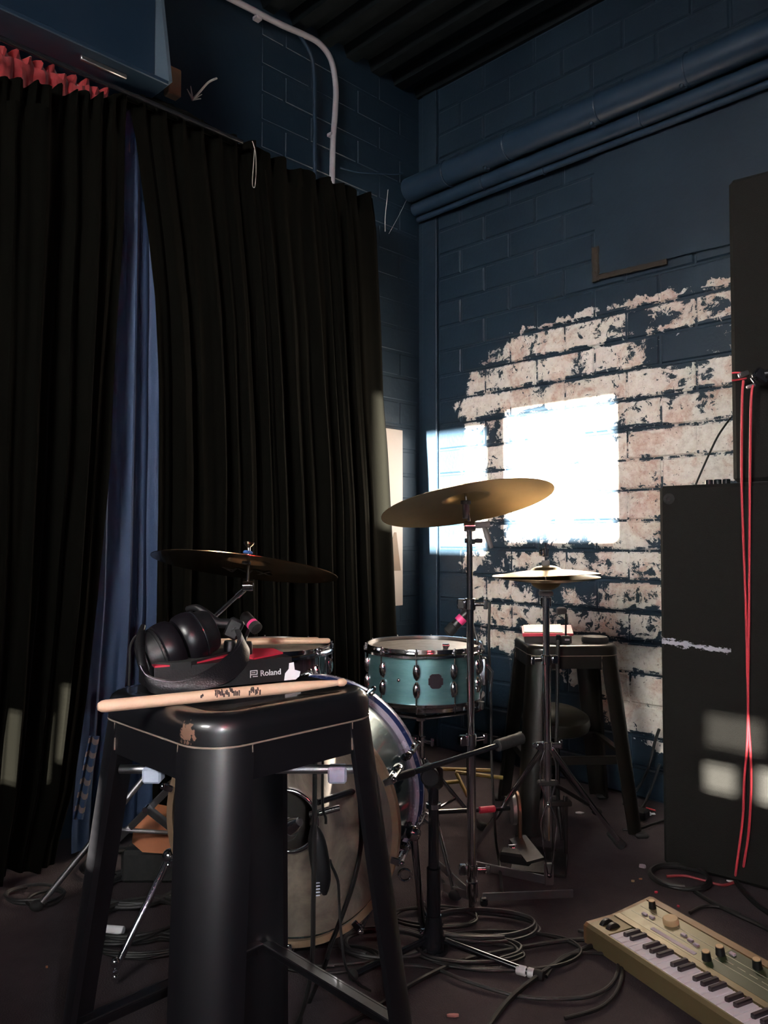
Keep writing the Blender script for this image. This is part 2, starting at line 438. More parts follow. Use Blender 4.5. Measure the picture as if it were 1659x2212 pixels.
def curve_node(nt, pts, xmax, zmax):
    fc = N(nt, 'ShaderNodeFloatCurve'); c = fc.mapping.curves[0]
    pts = sorted(pts)
    while len(c.points) < len(pts): c.points.new(.5, .5)
    for p, (a, b) in zip(c.points, pts):
        p.location = (min(1, max(0, a / xmax)), min(1, max(0, b / zmax))); p.handle_type = 'VECTOR'
    fc.mapping.use_clip = False; fc.mapping.update(); return fc
def WRp(x, y): s, t, z = st(hitT(x, y, 0)); return (s, z)
TOP = [WRp(*p) for p in ((1004, 850), (1011, 800), (1032, 797), (1075, 757), (1110, 718), (1210, 690), (1290, 664), (1400, 641), (1500, 622), (1570, 598), (1655, 575))]
BOT = [WRp(*p) for p in ((1004, 1240), (1040, 1400), (1110, 1405), (1180, 1440), (1260, 1500), (1318, 1568), (1420, 1600), (1500, 1690))]
TOP = [(0, 0.0), (TOP[0][0] - .012, .0)] + TOP + [(2.2, TOP[-1][1])]
BOT = [(0, 2.0), (BOT[0][0] - .012, 2.0)] + BOT + [(2.2, .05)]

def wall_paint(name, ref, peel, mortar=False):
    m, nt, b = new_mat(name)
    L = nt.links.new
    tc = N(nt, 'ShaderNodeTexCoord'); tc.object = ref
    V = tc.outputs['Object']
    def noise(scale, detail=6.0, rough=.6, dist=0.0):
        n = N(nt, 'ShaderNodeTexNoise'); setin(n, Scale=scale, Detail=detail, Roughness=rough, Distortion=dist); L(V, n.inputs['Vector']); return n.outputs['Fac']
    def math_(op, a, bb, c=None, clamp=False):
        n = N(nt, 'ShaderNodeMath', operation=op); n.use_clamp = clamp
        for i, q in enumerate((a, bb, c)):
            if q is None: continue
            if isinstance(q, (int, float)): n.inputs[i].default_value = q
            else: L(q, n.inputs[i])
        return n.outputs[0]
    def ramp(v, stops):
        r = N(nt, 'ShaderNodeValToRGB'); L(v, r.inputs['Fac'])
        while len(r.color_ramp.elements) < len(stops): r.color_ramp.elements.new(.5)
        for e, (p, c) in zip(r.color_ramp.elements, stops): e.position = p; e.color = (*c, 1)
        return r.outputs['Color']
    def mix(f, a, bb):
        n = N(nt, 'ShaderNodeMix', data_type='RGBA'); L(f, n.inputs['Factor']) if not isinstance(f, float) else None
        for nm, q in (('A', a), ('B', bb)):
            if isinstance(q, tuple): n.inputs[nm].default_value = (*q, 1)
            else: L(q, n.inputs[nm])
        return n.outputs['Result']
    blue = ramp(noise(3.0, 8), [(.3, (.0072, .0180, .0320)), (.7, (.0128, .0285, .0470))])
    rust = math_('GREATER_THAN', noise(28, 5), .735)
    blue = mix(rust, blue, (.04, .036, .030))
    if peel:
        sep = N(nt, 'ShaderNodeSeparateXYZ'); L(V, sep.inputs[0])
        xn = math_('DIVIDE', math_('ADD', sep.outputs['X'], math_('MULTIPLY', math_('SUBTRACT', noise(8, 7, .7, .6), .5), .42)), 2.2)
        tcv = curve_node(nt, TOP, 2.2, 3.0); L(xn, tcv.inputs['Value']); bcv = curve_node(nt, BOT, 2.2, 3.0); L(xn, bcv.inputs['Value'])
        d1 = math_('SUBTRACT', math_('MULTIPLY', tcv.outputs[0], 3.0), sep.outputs['Z'])
        d2 = math_('SUBTRACT', sep.outputs['Z'], math_('MULTIPLY', bcv.outputs[0], 3.0))
        # a ragged edge, tighter at the top than towards the floor
        e1 = math_('MULTIPLY', math_('SUBTRACT', noise(11, 7, .7, .5), .5), .17); e2 = math_('MULTIPLY', math_('SUBTRACT', noise(7, 6), .5), .38)
        d = math_('MINIMUM', math_('ADD', d1, e1), math_('ADD', d2, e2))
        inside = math_('GREATER_THAN', d, 0.0)
        edge = math_('MULTIPLY', math_('SUBTRACT', .10, d, clamp=False), .55, clamp=True)
        n1 = noise(6.0, 10, .68, .5); n2 = noise(22, 10, .74, .7)
        keep = math_('ADD', math_('MULTIPLY', n1, .50), math_('MULTIPLY', n2, .50))
        # paint holds on better in the bed joints
        zf = math_('FRACT', math_('DIVIDE', math_('ADD', sep.outputs['Z'], .010), .117), 0.0)
        bed = math_('LESS_THAN', zf, math_('ADD', math_('MULTIPLY', noise(6, 4), .42), .02))
        thr = math_('SUBTRACT', .535 if not mortar else .485, math_('MULTIPLY', bed, .055))
        # a big unpeeled island on the upper right and a mixed belt at mid height
        def blob(cx_, cz_, rx, rz, amt):
            a = math_('POWER', math_('DIVIDE', math_('SUBTRACT', sep.outputs['X'], cx_), rx), 2.0)
            c = math_('POWER', math_('DIVIDE', math_('SUBTRACT', sep.outputs['Z'], cz_), rz), 2.0)
            return math_('MULTIPLY', math_('SUBTRACT', 1.0, math_('ADD', a, c), clamp=True), amt)
        for (px, py, rx, rz, amt) in ((1500, 745, .26, .09, .14), (1400, 690, .20, .05, .10), (1300, 1290, .5, .10, .06), (1130, 1250, .30, .08, .08), (1070, 1175, .18, .10, .08),
                                      (1350, 1420, .16, .10, -.05), (1380, 1520, .16, .10, -.12), (1450, 1050, .35, .35, -.05), (1200, 1000, .4, .3, -.05)):
            s_, z_ = WRp(px, py); thr = math_('SUBTRACT', thr, blob(s_, z_, rx, rz, amt))
        bare = math_('MULTIPLY', inside, math_('LESS_THAN', keep, thr))
        brick = ramp(noise(4.6, 7, .7, .4), [(.28, (.66, .60, .56)), (.50, (.64, .56, .49)), (.56, (.46, .27, .20)), (.63, (.60, .47, .38)), (.72, (.52, .40, .25))])
        white = ramp(noise(40, 8, .75), [(.36, (.40, .34, .31)), (.5, (.70, .66, .60)), (.7, (.82, .79, .74))])
        bc = mix(math_('MULTIPLY', math_('SUBTRACT', noise(10, 8, .7), .28), 1.9, clamp=True), brick, white)
        speck = math_('GREATER_THAN', noise(95, 4), .655)
        bc = mix(speck, bc, (.16, .12, .11))
        colr = mix(bare, blue, bc)
        L(colr, b.inputs['Base Color'])
        rg = N(nt, 'ShaderNodeMapRange'); setin(rg, To_Min=.42, To_Max=.85); L(bare, rg.inputs['Value']); L(rg.outputs[0], b.inputs['Roughness'])
        hgt = math_('ADD', math_('MULTIPLY', bare, -1.0), math_('MULTIPLY', noise(70, 6), .8))
    else:
        L(blue, b.inputs['Base Color']); b.inputs['Roughness'].default_value = .45
        hgt = noise(22, 8)
    bp = N(nt, 'ShaderNodeBump'); setin(bp, Strength=.55, Distance=.004); L(hgt, bp.inputs['Height']); L(bp.outputs['Normal'], b.inputs['Normal'])
    return m

def brick_wall(name, label, mtx, lo, hi, direction, brick_hi, peel, sink=0.0):
    """slab recessed 7 mm with bricks standing proud of it; direction +1: bricks run along +x, -1: along -x"""
    slab = MB(); slab.box(((lo + hi) / 2, .107, ROOM_Z / 2), (hi - lo, .2, ROOM_Z + .1))
    wo = slab.build(name, None, smooth=False); wo.matrix_world = mtx; struct(wo, label, 'wall')
    bm_ = wall_paint(name + ' brick paint', wo, peel); mm = wall_paint(name + ' joint paint', wo, peel, True)
    wo.data.materials.append(mm)
    BL, BH, J = .276, .117, .009
    def brick_mesh(L):
        b = MB(); c = .005; hx, hz = L / 2, (BH - J) / 2
        b.add([(-hx, .03, -hz), (hx, .03, -hz), (hx, .03, hz), (-hx, .03, hz), (-hx, c, -hz), (hx, c, -hz), (hx, c, hz), (-hx, c, hz),
               (-hx + c, 0, -hz + c), (hx - c, 0, -hz + c), (hx - c, 0, hz - c), (-hx + c, 0, hz - c)],
              [(8, 9, 10, 11), (4, 5, 9, 8), (5, 6, 10, 9), (6, 7, 11, 10), (7, 4, 8, 11), (0, 1, 5, 4), (1, 2, 6, 5), (2, 3, 7, 6), (3, 0, 4, 7)])
        return b.mesh('brick', bm_)
    cache = {}
    start = .125 if direction > 0 else .0
    for c in range(27):
        x = start; z = (c + .5) * BH; first = True
        while x < brick_hi - .02:
            L = BL
            if first and c % 2: L = BL / 2
            first = False
            L = min(L, brick_hi - x)
            key = round(L, 3)
            if key not in cache: cache[key] = brick_mesh(L - J)
            o = bpy.data.objects.new('brick', cache[key]); col.objects.link(o); o.parent = wo
            o.location = (direction * (x + L / 2), sink + random.uniform(-.0012, .0012), z)
            x += L
    return wo
wr = brick_wall('wall_right', 'blue painted brick wall with a large patch of peeled paint', RW, -.2, ROOM_S + .2, 1, 2.05, True)
wb = brick_wall('wall_back', 'blue painted brick wall behind the black curtains', BW, -ROOM_T - .2, .2, -1, .95, False, .0048)
def plain(name, boxes, mtx, m, label):
    b = MB()
    for c, sz in boxes: b.box(c, sz)
    o = b.build(name, m, smooth=False); o.matrix_world = mtx; return struct(o, label, 'wall')
# far side walls behind the camera, the front one with assumed windows and added sun slits
plain('wall_left', [((ROOM_S + .1, -ROOM_T / 2, ROOM_Z / 2), (.2, ROOM_T + .4, ROOM_Z + .1))], RW, mat('dark blue wall paint', (.02, .035, .06), .6), 'plain dark wall behind the camera')
OPEN = [(2.385, 2.93, 2.115, 2.695), (1.895, 2.290, 2.055, 2.64)]  # two unseen high windows, assumed from the sun patches on the wall
sl = []
def sun_slit(p, half_s, half_z, shade=False, part=.3):  # low slits added along the sun's path, slatted to dim the patches they throw
    s, t, z = st(p); q = ROOM_T - t
    s2 = s + q * .372; z2 = z + q / .937 * SUN_TAN
    if shade:
        n = max(4, round(2 * half_z / .014)); h = 2 * half_z / n
        for i in range(n): OPEN.append((s2 - half_s, s2 + half_s, z2 - half_z + i * h, z2 - half_z + i * h + h * part))
    else: OPEN.append((s2 - half_s, s2 + half_s, z2 - half_z, z2 + half_z))
sun_slit(P(1556, 1680, 2.27), .042, .036, True, .45)
sun_slit(P(1672, 1700, 2.20), .040, .044, True, .6)
sun_slit(P(1588, 1580, 2.25), .078, .044, True, .17)
sun_slit(hitS(156, 1560, .25), .016, .11, True, .45)
sun_slit(hitS(-8, 1610, .25), .035, .10, True, .35)
sun_slit(P(222, 1760, 1.09), .020, .055, True, .5)
def wall_with_openings(openings):
    ss = sorted({-.2, ROOM_S + .2} | {v for o in openings for v in o[:2]}); zs = sorted({-.05, ROOM_Z + .05} | {v for o in openings for v in o[2:]})
    b = MB()
    for i in range(len(ss) - 1):
        run = None
        for j in range(len(zs) - 1):
            cs, cz = (ss[i] + ss[i + 1]) / 2, (zs[j] + zs[j + 1]) / 2
            hole = any(o[0] < cs < o[1] and o[2] < cz < o[3] for o in openings)
            if not hole: run = (run[0], zs[j + 1]) if run else (zs[j], zs[j + 1])
            if run and (hole or j == len(zs) - 2):
                b.box((cs, -ROOM_T - .0025, (run[0] + run[1]) / 2), (ss[i + 1] - ss[i], .005, run[1] - run[0])); run = None
    o = b.build('wall_front', 'black_paint', smooth=False); o.matrix_world = RW
    return struct(o, 'dark wall behind the camera with assumed high windows and added sun slits', 'wall')
wall_with_openings(OPEN)
wf = MB()  # frame bars for the assumed high windows
for (a, c, z0, z1) in OPEN[:2]:
    for q in ((a, z0, a, z1), (c, z0, c, z1), (a, z0, c, z0), (a, z1, c, z1)):
        wf.box(((q[0] + q[2]) / 2, -ROOM_T - .05, (q[1] + q[3]) / 2), (abs(q[2] - q[0]) + .03, .03, abs(q[3] - q[1]) + .03))
o = wf.build('assumed_window_1', 'black_paint', smooth=False); o.matrix_world = RW; struct(o, 'frame of the assumed high window behind the camera', 'window')
# vertical board in the corner
tb = MB(); tb.box((.079, -.006, ROOM_Z / 2), (.088, .016, ROOM_Z - .02), ch=.003)
o = tb.build('trim_1', wall_paint('corner board paint', wr, False), smooth=False); o.matrix_world = RW; struct(o, 'blue painted vertical corner board', 'trim')

# patched panel on the upper right of the brick wall, with a ragged rusty lower edge
s0, z0 = WRp(1290, 600); s1, z1 = WRp(1659, 518)
top = 2.52
pm = wall_paint('panel paint', wr, False)
pts = [(s0, top), (s0, z0)]
n = 18
for i in range(1, n + 1):
    f = i / n; pts.append((s0 + (2.3 - s0) * f, z0 + (z1 - z0) * f * .6 + random.uniform(-.006, .006)))
pts.append((2.3, top))
b = MB(); b.prism([(p[0], p[1]) for p in pts], 0, .012)
b.xf(Matrix(((1, 0, 0, 0), (0, 0, -1, -.004), (0, 1, 0, 0), (0, 0, 0, 1))))
o = b.build('patch_panel', pm, wr, smooth=False)
rm = mat('rusty filler', (.030, .022, .015), .9, 0, .5, 60, .8, 150)
b = MB(); rows = []
for i in range(9):
    f = i / 8; rows.append([(s0 - .012 + .030 * (j / 4) + .006 * mnoise.noise((i, j, 3)), -.016 - .008 * mnoise.noise((i * .7, j * .9, 1)), z0 - .02 + .14 * f) for j in range(5)])
b.sheet(rows, .008); b.build('filler_strip', rm, wr)
rows = []
for i in range(15):
    f = i / 14; rows.append([(s0 + .30 * f, -.016 - .007 * mnoise.noise((i * .8, j * .9, 7)), z0 + (z1 - z0) * f * .42 - .014 + .020 * (j / 4) + .004 * mnoise.noise((i, j, 9))) for j in range(5)])
b = MB(); b.sheet(rows, .006); b.build('filler_strip', rm, wr)

# pipes along the right wall
def run_pipe(name, label, t, z, r, s0, s1, mats, couplings=()):
    b = MB(); b.tube([W(s0 + (s1 - s0) * i / 12, t, z + .003 * math.sin(i)) for i in range(13)], r, 20)
    root = thing(name, label, 'pipe', W(s0, t, z))
    b.build('tube', mats, root, org=root.location)
    for s in couplings:
        c = MB(); c.torus(W(s, t, z), r + .001, .004, ES, 28, 8); c.build('coupling', mats, root, org=root.location)
    return root
p = run_pipe('wall_pipe', 'thick blue painted pipe running high along the brick wall', .105, 2.655, .056, .03, 3.6, 'blue_steel', (.28, .62, 1.05, 1.4))
for s in (.5, 1.02, 1.38):
    b = MB(); b.box(W(s, .105, 2.600), (.02, .02, .012)); b.ball(W(s, .12, 2.602), .010, 10); b.build('clamp_bolt', 'blue_steel', p, org=p.location)
run_pipe('wall_pipe', 'slimmer blue painted pipe just under the thick wall pipe', .062, 2.572, .030, .03, 3.6, 'blue_steel', (.45, 1.2))
run_pipe('wall_pipe', 'thinnest blue painted pipe, lowest of the three on the brick wall', .040, 2.530, .013, .03, 3.6, 'blue_steel', (.75,))

# conduits on the back wall
def px_pipe(name, label, pts, s, r, m, clips=()):
    pp = smooth_path([hitS(x, y, s) for x, y in pts], 10)
    root = thing(name, label, 'conduit', pp[0]); b = MB(); b.tube(pp, r, 12); b.build('tube', m, root, org=root.location)
    for (x, y) in clips:
        c = MB(); q = hitS(x, y, s - .01); c.box(q, (.03, .03, .016), Matrix.Rotation(R(45), 3, 'Z'), .003); c.build('clip', m, root, org=root.location)
px_pipe('conduit', 'pale grey conduit bending down the back wall beside the ceiling', ((380, -60), (500, -2), (600, 50), (652, 73), (690, 94), (715, 130), (725, 185), (724, 240), (719, 310), (717, 400)), .035, .0125, 'conduit', ((556, 40), (716, 292)))
px_pipe('conduit', 'thin blue painted conduit left of the pale grey conduit', ((640, 66), (655, 88), (672, 120), (679, 165), (680, 260), (680, 400)), .025, .008, 'blue_steel')
px_pipe('conduit', 'thin dark wire running along the back wall to the corner', ((735, 362), (770, 371), (815, 374), (852, 376), (870, 374)), .015, .004, 'blue_steel')

# steel beam above the curtains
bx0 = -1.535; bx1 = -ROOM_T - .1; bl = bx0 - bx1; bc = (bx0 + bx1) / 2
root = thing('steel_beam', 'blue painted steel beam above the left black curtain', 'beam', W(.2, 1.535, 2.46))
def bpart(nm, boxes, m='blue_steel'):
    b = MB()
    for c, sz in boxes: b.box(c, sz, None, .003)
    b.xf(Matrix.Translation(-root.location) @ BW); return b.build(nm, m, root, smooth=False)
bpart('web', [((bc, -.2, 2.72), (bl, .014, .50))]); bpart('flange', [((bc, -.2, 2.468), (bl, .20, .016))]); bpart('flange', [((bc, -.2, 2.972), (bl, .20, .016))])
b = MB(); b.add([(bx0, -.205, 2.476), (bx0, -.30, 2.476), (bx0, -.205, 2.964), (bx0 + .012, -.205, 2.476), (bx0 + .012, -.30, 2.476), (bx0 + .012, -.205, 2.964)],
                [(0, 1, 2), (3, 5, 4), (0, 3, 4, 1), (1, 4, 5, 2), (2, 5, 3, 0)])
b.xf(Matrix.Translation(-root.location) @ BW); b.build('end_plate', mat('pale blue paint', (.075, .11, .145), .5, 0, .2, 20), root, smooth=False)
b = MB(); b.cyl((bx0 + .011, -.235, 2.62), (bx0 + .016, -.235, 2.62), .012); b.xf(Matrix.Translation(-root.location) @ BW); b.build('bolt', 'black_paint', root)
b = MB(); b.box((bx0 - .2, -.255, 2.452), (.15, .012, .016), None, .003); b.xf(BW)
o = b.build('metal_bracket', 'steel', None, org=W(.255, 1.735, 2.452)); tag(o, 'small pale metal strip under the end of the beam', 'bracket')
p = hitS(372, 180, .22)
b = MB(); b.box((0, 0, -.05), (.05, .04, .10), None, .004); o = b.build('wood_post', 'old_wood'); o.rotation_euler.z = R(45)
q_ = hitS(373, 150, .10); o.location = q_; tag(o, 'old brown wooden post end showing under the beam', 'post')

# ================================================================== curtains
def interp(tab, v):
    if v <= tab[0][0]: return tab[0][1]
    for (a, b), (c, d) in zip(tab, tab[1:]):
        if v <= c: return b + (d - b) * (v - a) / (c - a)
    return tab[-1][1]
def curtain(name, label, m, s0, left, right, ztop, zbot, folds, amp, nu=110, nv=34, seed=1, thick=.004, frill=.02, cat='curtain', topwave=.02):
    """left / right: tables (pixel row -> pixel column) of the hanging edges; folds: table of fold frequencies"""
    def tz(tab):
        out = []
        for (yy, xx) in tab:
            s, t, z = st(hitS(xx, yy, s0)); out.append((z, t))
        return sorted(out)
    L, Rr = tz(left), tz(right)
    rows = []
    for i in range(nv + 1):
        v = i / nv; row = []
        for j in range(nu + 1):
            u = j / nu
            zt = (ztop if not isinstance(ztop, tuple) else ztop[0] + (ztop[1] - ztop[0]) * u) + topwave * mnoise.noise((u * 9 + seed, seed * 3.1, 0)) + .008 * math.sin(u * 60)
            zb = zbot + .012 * (mnoise.noise((u * 7 + seed, 5.5, 0)) + 1)
            z = zt + (zb - zt) * v
            t = interp(L, z) + (interp(Rr, z) - interp(L, z)) * u
            w = 0
            for kf, (fr, wt) in enumerate(folds):
                ph = seed * 1.7 + kf * 2.1 + 1.2 * mnoise.noise((u * 3.0, v * 1.2 + kf, seed))
                w += wt * math.sin(2 * math.pi * fr * (u + .05 * mnoise.noise((u * 5, kf, seed))) + ph)
            hang = .45 + .55 * min(1, v * 2.2)
            s = s0 + amp * w * hang + .012 * mnoise.noise((u * 14, v * 5, seed + 9)) * hang
            if v < .05: s += frill * math.sin(u * 95 + seed) * (1 - v / .05)
            row.append(W(s, t, z))
        rows.append(row)
    org = W(s0, interp(L, zbot), 0)
    b = MB(); b.sheet(rows, thick)
    o = b.build(name, m, org=org); return tag(o, label, cat)
curtain('stage_curtain', 'black velvet curtain hanging on the far left of the picture', 'velvet', .215,
        ((150, -190), (1000, -200), (1900, -200)), ((215, 270), (500, 266), (800, 246), (1000, 235), (1300, 211), (1500, 188), (1700, 160), (1850, 118)),
        (2.25, 2.405), .012, ((3.2, .7), (7.5, .6), (14, .3)), .032, seed=2, topwave=.03)
curtain('stage_curtain', 'black velvet curtain with narrow pleats hanging behind the drum kit', 'velvet', .215,
        ((215, 282), (415, 309), (509, 321), (650, 336), (808, 343), (1025, 344), (1300, 337), (1700, 330), (1950, 330)),
        ((390, 806), (700, 822), (880, 829), (1100, 845), (1370, 857), (1600, 866), (1750, 871)),
        2.43, .012, ((9.0, .6), (16, .5), (27, .3)), .022, nu=170, seed=5, topwave=.02)
curtain('blue_drape', 'blue satin drape showing between the two black curtains', 'satin', .165,
        ((180, 235), (700, 215), (1300, 190), (1800, 150)), ((200, 360), (700, 372), (1300, 372), (1800, 360)),
        2.40, .012, ((2.6, .7), (6.0, .4)), .020, nu=60, seed=8)
curtain('red_valance', 'red fabric tucked under the blue beam above the left curtain', 'red_fabric', .135,
        ((40, -160), (400, -160)), ((60, 236), (400, 236)), 2.452, 2.30, ((9, .7), (17, .4)), .012, nu=90, nv=8, seed=3, cat='fabric', topwave=.006)
# rod carrying the curtains
a, b_ = hitS(150, 143, .262), hitS(524, 306, .262)
r = MB(); r.cyl(W(.262, st(b_)[1], 2.40), W(.262, 3.4, 2.40), .008, 10)
o = r.build('curtain_rod', 'black_metal', org=W(.262, st(b_)[1], 2.40)); tag(o, 'thin dark rod lying along the tops of the black curtains', 'rod')
# gathered dark cloth bunched on the rod
b = MB(); c0 = hitS(330, 205, .19)
rows = []
for i in range(13):
    f = i / 12; row = []
    for j in range(9):
        g = j / 8; a_ = math.pi * g
        rr = .055 * math.sin(math.pi * (.08 + .84 * f)) * (1 + .5 * mnoise.noise((i * .9, j * .8, 2)))
        row.append(W(.17 + math.cos(a_) * .05, st(hitS(250 + 260 * f, 200, .19))[1], 2.40 + rr * math.sin(a_) * 1.3))
    rows.append(row)
b.sheet(rows, .004); o = b.build('gathered_cloth', 'velvet', org=W(.17, st(c0)[1], 2.4)); tag(o, 'bunched black cloth heaped over the curtain rod below the beam', 'cloth')
# threads and plastic ties hanging from the curtain tops
def strand(name, label, pts, r, m, cat='thread', n=6):
    pp = smooth_path(pts, 6); b = MB(); b.tube(pp, r, n); o = b.build(name, m, org=pp[0]); return tag(o, label, cat)
q = lambda x, y: hitS(x, y, .275)
strand('loose_thread', 'long pale thread loop hanging on the pleated black curtain', [q(545, 305), q(552, 330), q(553, 370), q(551, 400), q(548, 405), q(545, 395), q(548, 350), q(550, 322)], .0012, 'thread')
strand('loose_thread', 'short pale thread hanging beside the right end of the black curtain', [q(838, 410), q(835, 440), q(832, 470), q(832, 500)], .0016, 'thread')
strand('cobweb_strand', 'thin slanting strand in the corner below the pipes', [q(878, 432), q(862, 465), q(840, 505)], .0008, 'thread')
b = MB(); q2 = lambda x, y: hitS(x, y, .14)
b.tube(smooth_path([q2(415, 216), q2(432, 198), q2(450, 178), q2(468, 169)], 5), [.004] * 16, 6)
for e in ((404, 192), (412, 186), (436, 204), (434, 213)): b.tube([q2(416, 215), q2(*e)], [.004, .0015], 6)
o = b.build('plastic_tie', 'thread', org=q2(415, 216)); tag(o, 'frayed pale plastic tie sticking up above the curtain top', 'tie')
q3 = lambda x, y: hitS(x, y, .16)
strand('shiny_ring', 'small shiny ring edge in the gap between the curtains', [q3(270, 263), q3(276, 270), q3(286, 277)], .003, 'chrome', 'ring')

# cream board on the back wall next to the curtain edge
p0, p1 = hitS(800, 920, .035), hitS(870, 1312, .035)
t0, t1 = st(p0)[1], st(hitS(870, 1000, .035))[1]; z1 = st(hitS(860, 928, .035))[2]; z0 = st(hitS(868, 1308, .035))[2]
root = thing('wall_board', 'cream board leaning on the back wall right of the black curtain', 'board', W(.03, (t0 + t1) / 2, z0))
b = MB(); b.box((0, 0, (z1 - z0) / 2), (abs(t1 - t0), .012, z1 - z0), None, .002); b.build('panel', 'beige_board', root, smooth=False); root.rotation_euler.z = R(45)
pa = st(hitS(848, 1150, .03)); pb = st(hitS(862, 1232, .03))
b = MB(); tm = (t0 + t1) / 2
b.prism([(-(pa[1] - tm) - .015, pb[2] - z0), (-(pa[1] - tm) - .015, pa[2] - z0 - .05), (-(pa[1] - tm) + .005, pa[2] - z0), (-(pa[1] - tm) + .018, pa[2] - z0), (-(pb[1] - tm) + .004, pb[2] - z0)], 0, .0012)
b.xf(Matrix(((1, 0, 0, 0), (0, 0, -1, -.0062), (0, 1, 0, 0), (0, 0, 0, 1)))); b.build('sticker', 'brown_mark', root, smooth=False, label='brown torn sticker')
# striped cloth behind the stool's left leg
def striped():
    m, nt, b = new_mat('blue and tan striped cloth'); b.inputs['Roughness'].default_value = .8
    tc = N(nt, 'ShaderNodeTexCoord'); sp = N(nt, 'ShaderNodeSeparateXYZ'); nt.links.new(tc.outputs['Object'], sp.inputs[0])
    a = N(nt, 'ShaderNodeMath', operation='MULTIPLY'); nt.links.new(sp.outputs['Z'], a.inputs[0]); a.inputs[1].default_value = 25.0
    c = N(nt, 'ShaderNodeMath', operation='FRACT'); nt.links.new(a.outputs[0], c.inputs[0])
    r = N(nt, 'ShaderNodeValToRGB'); nt.links.new(c.outputs[0], r.inputs['Fac']); r.color_ramp.interpolation = 'CONSTANT'
    e = r.color_ramp.elements; e[0].color = (.010, .030, .080, 1); e[1].position = .6; e[1].color = (.15, .11, .10, 1)
    nt.links.new(r.outputs['Color'], b.inputs['Base Color']); return m
M['striped'] = striped()
rows = []
for i in range(12):
    f = i / 11; yy = 1590 + 180 * f; xl = 194 - 36 * f; xr = 214 - 36 * f
    rows.append([P(xl + (xr - xl) * j / 6, yy, 2.36 + .02 * math.sin(j)) for j in range(7)])
b = MB(); b.sheet(rows, .004); o = b.build('striped_cloth', 'striped', org=P(180, 1770, 2.36)); o.location.z = o.location.z; tag(o, 'blue and tan striped cloth hanging behind the near stool', 'cloth')

# ================================================================== stools
def rsq(h, r, z, n=8, dish=0):
    """rounded square ring, half size h, corner radius r"""
    out = []
    for q in range(4):
        cx, cy = [(1, 1), (-1, 1), (-1, -1), (1, -1)][q]; cx *= h - r; cy *= h - r
        for i in range(n + 1):
            a = math.pi / 2 * (q + i / n); out.append(Vector((cx + r * math.cos(a), cy + r * math.sin(a), z)))
    return out
def stool_mat(gloss):
    m, nt, b = new_mat('chipped black enamel')
    b.inputs['Coat Weight'].default_value = 1.0 if gloss else .12; b.inputs['Coat Roughness'].default_value = .07
    b.inputs['Specular IOR Level'].default_value = .8
    tc = N(nt, 'ShaderNodeTexCoord'); no = N(nt, 'ShaderNodeTexNoise'); setin(no, Scale=55.0, Detail=8.0, Roughness=.75); nt.links.new(tc.outputs['Object'], no.inputs['Vector'])
    g = N(nt, 'ShaderNodeMath', operation='GREATER_THAN'); nt.links.new(no.outputs['Fac'], g.inputs[0]); g.inputs[1].default_value = .735
    # one worn spot on the near corner of the seat edge
    ds = N(nt, 'ShaderNodeVectorMath', operation='DISTANCE'); nt.links.new(tc.outputs['Object'], ds.inputs[0]); ds.inputs[1].default_value = (-.134, -.096, .752)
    n2 = N(nt, 'ShaderNodeTexNoise'); setin(n2, Scale=190.0, Detail=5.0); nt.links.new(tc.outputs['Object'], n2.inputs['Vector'])
    ad = N(nt, 'ShaderNodeMath', operation='MULTIPLY_ADD'); nt.links.new(n2.outputs['Fac'], ad.inputs[0]); ad.inputs[1].default_value = .030; nt.links.new(ds.outputs['Value'], ad.inputs[2])
    l = N(nt, 'ShaderNodeMath', operation='LESS_THAN'); nt.links.new(ad.outputs[0], l.inputs[0]); l.inputs[1].default_value = .0275
    n3 = N(nt, 'ShaderNodeTexNoise'); setin(n3, Scale=3.0, Detail=5.0); nt.links.new(tc.outputs['Object'], n3.inputs['Vector'])
    rr = N(nt, 'ShaderNodeMapRange'); setin(rr, From_Min=.35, From_Max=.7, To_Min=.33, To_Max=.41); nt.links.new(n3.outputs['Fac'], rr.inputs['Value']); nt.links.new(rr.outputs[0], b.inputs['Roughness'])
    mx = N(nt, 'ShaderNodeMix', data_type='RGBA'); nt.links.new(g.outputs[0], mx.inputs['Factor']); mx.inputs['A'].default_value = (.0035, .0035, .0048, 1); mx.inputs['B'].default_value = (.022, .021, .023, 1)
    m2 = N(nt, 'ShaderNodeMix', data_type='RGBA'); nt.links.new(l.outputs[0], m2.inputs['Factor']); nt.links.new(mx.outputs['Result'], m2.inputs['A']); m2.inputs['B'].default_value = (.19, .11, .075, 1)
    nt.links.new(m2.outputs['Result'], b.inputs['Base Color']); return m
M['enamel'] = stool_mat(False); M['enamel_gloss'] = stool_mat(True)
M['enamel_brown'] = mat('worn dark bronze enamel', (.006, .005, .0035), .36, .1, .3, 20, coat=.4)
M['seam'] = mat('bare seam', (.30, .24, .19), .5, .4, .2, 60)

